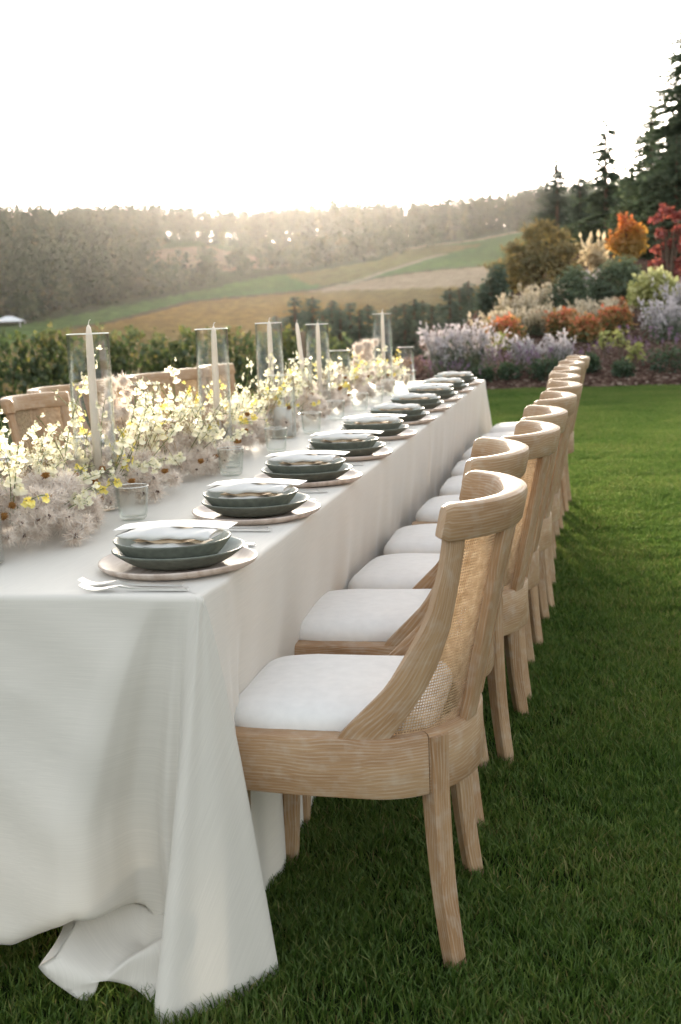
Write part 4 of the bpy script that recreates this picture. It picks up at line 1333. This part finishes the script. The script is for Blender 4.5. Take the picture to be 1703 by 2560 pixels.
# the band of young firs beyond the table, below the russet vineyard
bands = [conifer_mesh(10 + i, 14., 4.3, FOL['spruce'], 44, 9, .05, .03, 1.1, .70) for i in range(3)]
ba = np.linspace(-14.4, -3.9, 27)
for i, a in enumerate(ba):
    y = 82 + 22 * ((i * 7) % 5) / 5
    top = np.interp(a, [-14.4, -13, -11.5, -9, -7, -5.5, -3.9], [-.6, .35, .1, -.3, .1, .7, 1.2]) + rng.uniform(-.45, .25)
    x = az_pos(a, y); zt = 1.29 + math.hypot(x - .7, y + 2.2) * math.tan(R(top)); zb = float(terrain_h(x, y)) - .5
    tree('young_fir_tree', x, y, bands[i % 3], 'young dark fir, ' + NTH[i] + ' from the left in the band beyond the table', 'tree', 'young firs beyond the table', (zt - zb) / 14., rng.uniform(0, 6), zb)


# far woodland: single trees can not be told apart, one mass
def far_wood():
    g = np.random.default_rng(77)
    def proto_pine(s):
        m = MB(); gg = np.random.default_rng(s)
        h = 1.
        round_tube([(0, 0, -.1), (0, 0, .9)], [.011, .004], 4, m, .15, False)
        n = 70; f = gg.uniform(.36, 1.0, n); r = .155 * (1 - f) ** .6 * gg.uniform(.3, 1.1, n) + .006; a = gg.uniform(0, 6.28, n)
        P = np.stack([np.cos(a) * r, np.sin(a) * r, f], -1)
        leaf_cards(m, P, .135 * (1.25 - f), gg, gg.normal(.35, .1, n), .5, .75, .25)
        return m
    def proto_round(s):
        m = MB(); gg = np.random.default_rng(s); n = 60
        P, _ = blob_points(gg, n, [(0, 0, .55, .30, .30, .40), (.15, .1, .45, .25, .25, .3), (-.15, -.05, .5, .22, .25, .34)], .6)
        leaf_cards(m, P, .20, gg, gg.normal(.5, .1, n), 0, .8)
        return m
    def proto_spruce(s):
        m = MB(); gg = np.random.default_rng(s); n = 62
        f = gg.uniform(.04, 1.0, n); r = .21 * (1 - f) ** .85 * gg.uniform(.4, 1.1, n) + .004; a = gg.uniform(0, 6.28, n)
        P = np.stack([np.cos(a) * r, np.sin(a) * r, f], -1)
        leaf_cards(m, P, .13 * (1.2 - f * .7), gg, gg.normal(.3, .1, n), .4, .7, .3)
        return m
    pines = [proto_pine(i) for i in range(5)]; rounds = [proto_round(i) for i in range(5)]; spr = [proto_spruce(i) for i in range(4)]
    def plant(name, label, spots, protos):
        mb = MB()
        packs = []
        for p in protos:
            V = np.concatenate(p.v); T = np.concatenate(p.t)
            packs.append((V, T, p.f))
        sel = g.integers(0, len(protos), len(spots))
        for q in range(len(protos)):
            S_ = spots[sel == q]
            if not len(S_): continue
            V, T, F = packs[q]; n = len(V)
            a = g.uniform(0, 6.28, len(S_)); ca, sa = np.cos(a)[:, None], np.sin(a)[:, None]
            h = S_[:, 3:4]; wd = S_[:, 4:5]
            X = (V[None, :, 0] * ca - V[None, :, 1] * sa) * h * wd + S_[:, 0:1]
            Y = (V[None, :, 0] * sa + V[None, :, 1] * ca) * h * wd + S_[:, 1:2]
            Zz = V[None, :, 2] * h + S_[:, 2:3]
            tn = np.clip(T[None] + g.normal(0, .22, (len(S_), 1)), 0, 1)
            fs = [(f[None] + (np.arange(len(S_)) * n)[:, None, None]).reshape(-1, f.shape[1]) for f in F]
            mb.add(np.stack([X, Y, Zz], -1).reshape(-1, 3), fs, None, tn.ravel())
        tag(mb.build(name, FOL['far'], None, False), label, 'woodland', kind='stuff')
    def spots(n, azr, rr, hr, w=1., keep=None):
        a = np.radians(g.uniform(azr[0], azr[1], n)); r = g.uniform(rr[0], rr[1], n)
        x = .7 + r * np.sin(a); y = -2.2 + r * np.cos(a)
        h = g.uniform(hr[0], hr[1], n)
        o = np.stack([x, y, terrain_h(x, y), h, np.full(n, w)], -1)
        return o[keep(o)] if keep else o
    ridge = np.concatenate([spots(1300, (-29, 6), (780, 858), (18, 26), 1.0), spots(300, (-14, 6), (740, 800), (15, 22), 1.0), spots(150, (-29, -18), (750, 850), (17, 25), 1.0)])
    under = np.concatenate([spots(700, (-29, 6), (770, 850), (6, 13), 1.25), spots(420, (-29, 6), (770, 850), (12, 19), 1.1)])
    ua = np.degrees(np.arctan2(under[:, 0] - .7, under[:, 1] + 2.2))
    under = under[(np.sin(ua * 2.1 + .5) + np.sin(ua * 5.3 + 1) > -.2) | (g.random(len(under)) < .62)]
    plant('ridge_undergrowth', 'dark understorey between the pine trunks of the skyline ridge', under, spr)
    plant('ridge_forest', 'tall pine forest with bare trunks along the skyline ridge', ridge, pines)
    WB = np.array([(-208, 427), (-198, 440), (-191, 466), (-181, 498), (-161, 545), (-144, 596), (-121, 627), (-105, 641), (-96, 660), (-60, 735), (20, 760)])
    wx = lambda y: np.interp(y, WB[:, 1], WB[:, 0])
    clear = [(-234, 545), (-242, 611), (-235, 683), (-220, 727), (-190, 690), (-150, 640), (-170, 600), (-218, 576)]
    k1 = lambda o: (o[:, 0] < wx(o[:, 1]) - 6) & ~in_poly(o[:, 0], o[:, 1], clear)
    plant('hillside_wood', 'dark conifer wood covering the left of the far hillside', np.concatenate([spots(1500, (-31, -19), (420, 770), (13, 21), .95, k1)]), spr)
    k2 = lambda o: (o[:, 0] < wx(o[:, 1]) - 2) & (o[:, 0] > wx(o[:, 1]) - 48)
    plant('broadleaf_wood', 'belt of round broadleaf trees along the upper edge of the vineyard', np.concatenate([spots(900, (-28, -3), (420, 720), (8, 15), .9, k2), spots(260, (-20, -2), (640, 760), (6, 11), .9, lambda o: ~in_poly(o[:, 0], o[:, 1], clear) & (o[:, 0] < wx(o[:, 1]) - 2))]), rounds)


far_wood()

# white tent in the valley
tx, ty = -206., 430.
tz = float(terrain_h(tx, ty)) - 1.6
tent = empty('tent', (tx, ty, tz), .2, 'small white peaked tent standing at the edge of the far wood', 'tent')
mb = MB(); mb.add([(-5, -4, 3), (5, -4, 3), (5, 4, 3), (-5, 4, 3), (-1.2, 0, 4.9), (1.2, 0, 4.9)], [np.array([[0, 1, 5, 4], [2, 3, 4, 5]]), np.array([[1, 2, 5], [3, 0, 4]])])
mb.build('roof', plain_mat('tent_canvas', (.80, .80, .80), .7), tent, False)
for sx in (-1, 1):
    for sy in (-1, 1):
        mb = MB(); box(mb, (sx * 4.8, sy * 3.8, 1.4), (.15, .15, 3.2)); mb.build('pole', M['steel'], tent, False)

# ------------------------------------------------------------------ grapevines behind the far chairs
def vine_mesh(seed, w=2.1, h=2.0):
    g = np.random.default_rng(seed); mb = MB()
    bl = [(x, g.uniform(-.08, .08), z, .42, .32, .42) for x in np.linspace(-w / 2, w / 2, 5) for z in (.55, 1.05, 1.5)]
    P, _ = blob_points(g, 1500, bl, .4)
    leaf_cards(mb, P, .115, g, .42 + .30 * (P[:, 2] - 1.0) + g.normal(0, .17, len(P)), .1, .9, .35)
    for k in range(7):
        x = g.uniform(-w / 2, w / 2); n = 16; t = np.linspace(0, 1, n); hh = g.uniform(.08, .30)
        Q = np.stack([x + .08 * t * g.normal(), g.normal(0, .1) + .0 * t, 1.75 + hh * t], -1) + g.normal(0, .035, (n, 3))
        leaf_cards(mb, Q, .10, g, g.normal(.82, .1, n), .1, .9, .1)
    tr = round_tube([(0, 0, -.5), (.04, .02, .4), (-.03, 0, .9), (.02, 0, 1.3)], [.05, .042, .036, .02], 7)
    return tr.mesh('trunk', M['bark']), mb.mesh('foliage', FOL['vine'], False)


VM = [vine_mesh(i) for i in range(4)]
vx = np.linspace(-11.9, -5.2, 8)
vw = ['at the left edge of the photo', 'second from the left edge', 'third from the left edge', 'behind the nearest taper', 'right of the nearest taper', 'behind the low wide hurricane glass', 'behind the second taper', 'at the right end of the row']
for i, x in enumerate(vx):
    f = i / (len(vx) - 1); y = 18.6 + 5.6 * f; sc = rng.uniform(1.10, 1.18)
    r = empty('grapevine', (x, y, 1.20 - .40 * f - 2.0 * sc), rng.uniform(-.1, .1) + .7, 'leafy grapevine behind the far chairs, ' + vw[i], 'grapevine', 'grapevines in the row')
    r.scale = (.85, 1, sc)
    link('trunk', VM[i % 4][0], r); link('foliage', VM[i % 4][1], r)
for x, ln, lb in ((-10.0, -.16, 'leaning post nearest the left edge'), (-8.35, -.05, 'upright post left of the nearest taper'), (-5.2, .02, 'post right of the nearest taper')):
    y = 18.6 + 5.6 * (x + 11.9) / 6.7 - .75
    mb = MB(); box(mb, (0, 0, 1.05), (.11, .11, 2.1))
    o = mb.build('vineyard_post', M['post'], None, False); o.location = (x, y, -1.35); o.rotation_euler = (0, ln, .3)
    tag(o, 'weathered wooden vineyard post in the vine row, ' + lb, 'post', 'vineyard posts')
for x, y, s, lb in ((-5.6, 17.5, .62, 'left one of the two low bright vines before the row'), (-4.2, 17.8, .66, 'right one of the two low bright vines before the row')):
    ms = vine_mesh(int(40 + x * 3), 1.5, 1.6)
    r = empty('young_vine', (x, y, float(terrain_h(x, y))), 0, 'light green young vine, ' + lb, 'grapevine', 'young vines')
    r.scale = (s, s, s); link('trunk', ms[0], r); link('foliage', ms[1], r)
# drip-line stakes at the left
for x, y, lean, h, lb in ((-6.95, 12.2, -.30, 1.15, 'tall white stake leaning at the left edge'),):
    mb = MB(); box(mb, (0, 0, h / 2), (.022, .022, h))
    o = mb.build('garden_stake', plain_mat('pale_stake', (.5, .53, .58), .5), None, False); o.location = (x, y, float(terrain_h(x, y)) + .1); o.rotation_euler = (0, lean, 0)
    tag(o, lb + ', between the far chairs and the vines', 'stake')

# ------------------------------------------------------------------ garden bed
def build_bed():
    xs = np.linspace(-5, 17, 150); ys = np.concatenate([np.linspace(16.05, 26, 110), np.linspace(26.3, 62, 60)])
    X, Y = np.meshgrid(xs, ys, indexing='ij')
    Z = terrain_h(X, Y) + .19 * sst(16.1, 16.45, Y) - .02 + rng.normal(0, .012, X.shape) - .6 * sst(-3.4, -5, X - .06 * (Y - 17)) * 0
    edge = sst(-4.6, -5, X)
    Z -= edge * 1.5
    mb = MB(); mb.add(np.stack([X, Y, Z], -1), [grid_faces(150, len(ys))], np.stack([X, Y], -1))
    k = NT('bark_mulch'); tc = k.n('ShaderNodeTexCoord')
    vo = k.n('ShaderNodeTexVoronoi', i_Scale=22.0, i_Vector=tc.outputs['Object'])
    nz = k.n('ShaderNodeTexNoise', i_Scale=3.0, i_Detail=6.0, i_Vector=tc.outputs['Object'])
    hsv = k.n('ShaderNodeSeparateColor', i_0=vo.outputs['Color'])
    c = k.ramp(hsv.outputs[0], [(.0, (.040, .024, .018)), (.6, (.085, .052, .040)), (.92, (.16, .11, .085)), (1, (.26, .20, .16))])
    d_ = k.ramp(nz.outputs[0], [(.3, (.7, .7, .7)), (.7, (1.2, 1.2, 1.2))])
    c = k.mix(1., c, d_, 'MULTIPLY')
    b = k.n('ShaderNodeBump', i_Strength=.8, i_Distance=.03, i_Height=vo.outputs['Distance'])
    d = k.n('ShaderNodeBsdfDiffuse', i_Color=c, i_Normal=b.outputs[0])
    tag(mb.build('garden_ground', k.done(d.outputs[0])), 'brown bark mulch of the sloping garden bed', kind='structure')


build_bed()


def bed_z(x, y): return float(terrain_h(x, y)) + .15


def shrub(name, px, w, h, y, blobs, n, size, mat, label, cat, tintf, group=None, flat=0., aspect=.55, droop=0., part='foliage', stems=5):
    """px: bearing from the camera in degrees; blobs in units of width and height"""
    x = az_pos(px, y); seed = int(abs(px) * 100 + y * 10 + n); g = np.random.default_rng(seed)
    root = empty(name, (x, y, bed_z(x, y)), 0, label, cat, group)
    bl = [(bx * w, by * w, bz * h, rx * w, ry * w, rz * h) for bx, by, bz, rx, ry, rz in blobs]
    P, idx = blob_points(g, n, bl, .45)
    P = P[P[:, 2] > .01]
    mb = MB(); leaf_cards(mb, P, size, g, tintf(P / np.array([w, w, h]), g), flat, aspect, droop)
    mb.build(part, FOL[mat], root, False)
    sm = MB()
    for k in range(stems):
        a = g.uniform(0, 6.28); t = g.uniform(.1, .35)
        round_tube([(0, 0, -.05), (math.cos(a) * w * t * .5, math.sin(a) * w * t * .5, h * .35), (math.cos(a) * w * t, math.sin(a) * w * t, h * .7)], [.03 * h, .022 * h, .008 * h], 5, sm)
    sm.build('stem', M['bark'], root)
    return root


def plumes(name, px, w, h, y, n, mat, label, cat, group=None, plume=.35, pw=.035, base='green', lean=.35, tipt=1.):
    """a tuft of upright stalks, each ending in a feathery plume"""
    x = az_pos(px, y); g = np.random.default_rng(int(abs(px) * 130 + y * 7 + n))
    root = empty(name, (x, y, bed_z(x, y)), 0, label, cat, group)
    mb = MB(); sb = MB()
    for i in range(n):
        b = np.array([g.normal(0, w * .20), g.normal(0, w * .20), 0]); hh = h * g.uniform(.62, 1.08)
        d = np.array([b[0] * lean * 4 / w * .5 + g.normal(0, .10), b[1] * lean * 4 / w * .5 + g.normal(0, .10), 1.]); d[:2] *= w * .6 / max(h, .1) * 1.6
        tip = b + d * hh; tip[2] = hh
        path = np.array([b, b + (tip - b) * .5 + [0, 0, .04 * h], tip])
        round_tube(path, [.004, .003, .002], 3, sb, .3, False)
        m = 16; t = 1 - plume + plume * g.random(m)
        P = b + (tip - b) * t[:, None] + g.normal(0, pw * .45, (m, 3))
        leaf_cards(mb, P, pw * 1.9, g, np.clip(tipt * (t - .35) * 1.5 + g.normal(0, .12, m), 0, 1), -.6, .40, -.8)
    m = n * 5
    P = np.stack([g.normal(0, w * .24, m), g.normal(0, w * .24, m), np.abs(g.normal(0, h * .24, m)) + .02], -1)
    leaf_cards(sb, P, h * .16, g, g.uniform(.1, .6, m), -.5, .22, -.7)
    tag(mb.build('plume', FOL[mat], root, False), kind='stuff'); tag(sb.build('foliage', FOL[base], root, False), kind='stuff')
    return root


uni = lambda P, g: g.normal(.5, .22, len(P))
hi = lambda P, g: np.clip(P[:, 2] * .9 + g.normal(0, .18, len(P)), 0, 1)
dome = [(0, 0, .45, .45, .42, .52), (.22, .1, .40, .28, .28, .42), (-.22, -.1, .42, .28, .28, .42)]


def sz(px, y): return px * (y + 2.3) / 3196


# big shapes first
Y_ = 31
x_ = bearing(1335, 680)
shrub('cypress_shrub', x_, sz(212, Y_), sz(198, Y_), Y_, [(-.30, 0, .26, .20, .2, .20), (-.42, 0, .44, .16, .12, .07), (-.18, 0, .48, .16, .2, .14), (-.22, 0, .66, .15, .12, .08), (0, 0, .60, .2, .2, .18), (-.02, 0, .82, .15, .14, .09), (.12, 0, .93, .12, .12, .07), (.26, .05, .80, .18, .16, .10), (.28, 0, .56, .22, .2, .18), (.42, 0, .62, .13, .12, .07), (.38, 0, .34, .2, .2, .22), (.1, -.1, .30, .3, .25, .28), (-.48, 0, .14, .12, .15, .12), (.04, -.15, .5, .2, .2, .1)], 4300, .16, 'olive', 'large golden olive cypress shrub at the left of the garden slope', 'shrub', lambda P, g: g.normal(.5, .25, len(P)), None, .2, .35, -.25)
Y_ = 27
shrub('dark_evergreen', bearing(1235, 740), sz(95, Y_), sz(130, Y_), Y_, [(0, 0, .4, .4, .4, .42), (.1, 0, .7, .25, .25, .3), (-.25, 0, .3, .25, .25, .3)], 1500, .13, 'spruce', 'dark bluish evergreen below the golden cypress at the garden edge', 'shrub', uni, None, .5, .4, .1)
shrub('dark_evergreen', bearing(1280, 640), sz(50, 34), sz(120, 34), 34, [(0, 0, .5, .45, .45, .5)], 700, .13, 'fir', 'narrow dark evergreen poking out of the golden cypress', 'shrub', uni, None, .3, .4, .1)
Y_ = 26
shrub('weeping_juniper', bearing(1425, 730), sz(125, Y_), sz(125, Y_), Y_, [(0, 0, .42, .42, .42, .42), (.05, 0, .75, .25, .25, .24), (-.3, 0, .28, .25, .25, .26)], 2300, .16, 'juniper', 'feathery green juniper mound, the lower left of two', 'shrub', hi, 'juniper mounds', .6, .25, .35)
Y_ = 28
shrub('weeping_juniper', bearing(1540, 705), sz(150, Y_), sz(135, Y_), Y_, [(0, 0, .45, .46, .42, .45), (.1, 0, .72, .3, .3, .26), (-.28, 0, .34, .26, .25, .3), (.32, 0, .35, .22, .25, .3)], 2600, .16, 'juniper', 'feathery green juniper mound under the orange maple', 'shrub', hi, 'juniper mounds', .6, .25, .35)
Y_ = 40
r = shrub('maple_tree', bearing(1567, 615), sz(100, Y_), sz(125, Y_), Y_, [(-.22, 0, .50, .26, .25, .20), (.05, 0, .70, .28, .25, .24), (.24, 0, .46, .26, .25, .20), (0, 0, .40, .36, .3, .22), (.08, 0, .25, .26, .25, .16), (.28, 0, .62, .15, .15, .14), (-.08, 0, .92, .10, .1, .1)], 1700, .14, 'maple', 'small round maple, orange red at the top and yellow below', 'tree', lambda P, g: np.clip((P[:, 2] - .35) * 1.5 - P[:, 0] * .5 + g.normal(0, .15, len(P)), 0, 1), None, 0, .8, .2, 'crown')
Y_ = 33
r = shrub('red_tree', bearing(1672, 620), sz(105, Y_), sz(205, Y_), Y_, [(-.28, 0, .83, .16, .2, .06), (-.08, 0, .93, .16, .2, .05), (.2, 0, .86, .22, .2, .07), (-.18, 0, .66, .14, .2, .05), (.25, 0, .70, .2, .2, .06), (0, 0, .55, .16, .2, .05), (-.25, 0, .47, .13, .2, .04), (.28, 0, .52, .2, .2, .06), (-.2, 0, .33, .24, .2, .05), (.2, 0, .34, .2, .2, .05), (.05, 0, .2, .34, .25, .10), (.3, 0, .12, .25, .25, .12)], 900, .13, 'red', 'airy crimson leaved tree with thin branches at the right edge', 'tree', uni, None, 0, .8, .2, 'crown', 9)
Y_ = 36
plumes('pampas_grass', bearing(1487, 650), sz(50, Y_), sz(95, Y_), Y_, 16, 'pampas', 'tall cream pampas plume left of the orange maple', 'grass clump', None, .55, .13, 'tan', .25)
plumes('russian_sage', bearing(1440, 690), sz(70, 33), sz(60, 33), 33, 34, 'lilac', 'pale lilac clump at the foot of the pampas plume', 'flower clump', 'lilac flower clumps', .6, .07)
Y_ = 24
shrub('variegated_dogwood', bearing(1632, 750), sz(122, Y_), sz(130, Y_), Y_, [(0, 0, .66, .36, .34, .30), (-.24, 0, .52, .26, .25, .22), (.27, 0, .56, .24, .25, .22), (.02, 0, .36, .26, .25, .25)], 1700, .13, 'lemon', 'cream and lemon variegated shrub on the mulch at the right', 'shrub', hi, None, 0, .7, .2)
# grasses on the slope
for px, py, w, h, y, n, lb in ((1300, 760, 90, 72, 24, 60, 'left one below the golden cypress'), (1368, 735, 84, 82, 26, 60, 'beside the lower juniper'), (1262, 792, 80, 58, 22, 45, 'lowest left one above the red nandinas'), (1335, 800, 110, 62, 22, 60, 'directly above the red nandinas'),
                                (1500, 775, 110, 52, 24, 60, 'right one below the maple'), (1420, 790, 70, 50, 23, 40, 'between the two junipers and the nandinas'), (1610, 690, 60, 60, 31, 30, 'behind the variegated shrub')):
    plumes('fountain_grass', bearing(px, py), sz(w, y), sz(h, y), y, n, 'tan', 'tan fountain grass tuft on the slope, ' + lb, 'grass clump', 'tan fountain grasses', .55, .055, 'juniper', .5)
# red nandinas
for px, py, w, h, y, lb in ((1262, 830, 112, 84, 20, 'left one behind the tall pale sage'), (1408, 815, 92, 72, 21.5, 'middle one with the brightest red'), (1466, 828, 84, 68, 20.6, 'right of the brightest red one'), (1538, 812, 92, 76, 21.6, 'right one on open mulch'), (1545, 775, 70, 50, 25, 'small far one above the right one'), (1345, 790, 60, 40, 23.5, 'small far one between tan grasses')):
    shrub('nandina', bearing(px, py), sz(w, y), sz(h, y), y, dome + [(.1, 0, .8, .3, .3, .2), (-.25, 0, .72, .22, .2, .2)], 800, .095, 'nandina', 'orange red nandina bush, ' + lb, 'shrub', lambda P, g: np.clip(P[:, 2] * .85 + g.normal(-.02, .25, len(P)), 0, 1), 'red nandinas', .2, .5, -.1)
# pale sages at the front
for px, py, w, h, y, n, lb in ((1118, 874, 95, 118, 17.4, 46, 'left half of the tall pale clump behind the table end'), (1185, 872, 98, 122, 17.6, 50, 'right half of the tall pale clump behind the table end'), (1320, 874, 66, 84, 17.6, 26, 'left of the two shorter clumps'), (1392, 874, 62, 84, 17.8, 26, 'right of the two shorter clumps'),
                                (1668, 825, 100, 98, 20.5, 55, 'greyish one under the variegated shrub'), (1700, 790, 70, 130, 21.5, 50, 'at the right edge of the photo')):
    plumes('russian_sage', bearing(px, py), sz(w, y), sz(h, y), y, n, 'lilac', 'feathery pale lilac sage, ' + lb, 'flower clump', 'lilac flower clumps', .62, .045, 'juniper', .5)
for px, py, w, h, y, n, lb in ((1245, 920, 100, 82, 17.0, 14, 'between the tall pale sage and the chairs'), (1345, 900, 90, 80, 17.2, 14, 'among the shorter pale sages'), (1640, 890, 130, 84, 18.2, 16, 'in front of the greyish sage'), (1120, 915, 120, 60, 16.9, 14, 'behind the table end'), (1480, 900, 90, 66, 17.8, 10, 'behind the far chairs')):
    plumes('salvia', bearing(px, py), sz(w, y), sz(h, y), y, n, 'purple', 'thin purple salvia stalks, ' + lb, 'flower clump', 'purple salvias', .4, .022, 'mauve', .5)
# green cushions along the lawn edge
for px, py, w, h, y, lb in ((1272, 925, 62, 50, 16.9, 'leftmost'), (1362, 932, 88, 64, 16.8, 'left of the chair tops'), (1478, 912, 46, 58, 17.3, 'right of the chair tops'), (1557, 936, 62, 46, 16.9, 'alone on open mulch'), (1668, 915, 112, 76, 17.2, 'largest one at the right'), (1210, 930, 60, 40, 16.8, 'behind the table corner')):
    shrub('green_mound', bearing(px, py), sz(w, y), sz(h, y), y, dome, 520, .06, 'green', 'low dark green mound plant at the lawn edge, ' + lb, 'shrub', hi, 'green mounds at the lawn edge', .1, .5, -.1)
for px, py, w, h, y, lb in ((1512, 860, 56, 66, 18.8, 'left one'), (1552, 860, 44, 76, 18.6, 'right one'), (1590, 905, 40, 66, 17.6, 'nearest one'), (1252, 870, 40, 84, 18.4, 'one beside the tall pale sage')):
    shrub('yellow_seedling', bearing(px, py), sz(w, y), sz(h, y), y, [(0, 0, .75, .35, .35, .24), (-.2, 0, .5, .22, .2, .16), (.22, 0, .55, .2, .2, .15)], 90, .085, 'lemon', 'small yellow green plant on the mulch, ' + lb, 'plant', lambda P, g: g.normal(.25, .15, len(P)), 'yellow green plants', .1, .5, .3)
for px, py, w, h, y, lb in ((1030, 880, 120, 60, 18.5, 'left one behind the farthest glasses'), (1090, 860, 80, 70, 20, 'right one behind the table end')):
    shrub('heather', bearing(px, py), sz(w, y), sz(h, y), y, dome, 600, .07, 'mauve', 'low mauve heather, ' + lb, 'shrub', uni, 'mauve heathers', 0, .4, -.3)

# ------------------------------------------------------------------ evening haze in the valley
hz = MB()
box(hz, (-120, 640, 18), (1300, 1560, 130))
k = NT('evening_haze')
v = k.n('ShaderNodeVolumePrincipled')
v.inputs['Color'].default_value = (.98, .95, .92, 1)
v.inputs['Density'].default_value = .00002
v.inputs['Anisotropy'].default_value = .86
k.L.new(v.outputs[0], k.out.inputs['Volume'])
tag(hz.build('haze', k.m, None, False), 'pale evening haze lying in the valley', 'haze', kind='stuff')
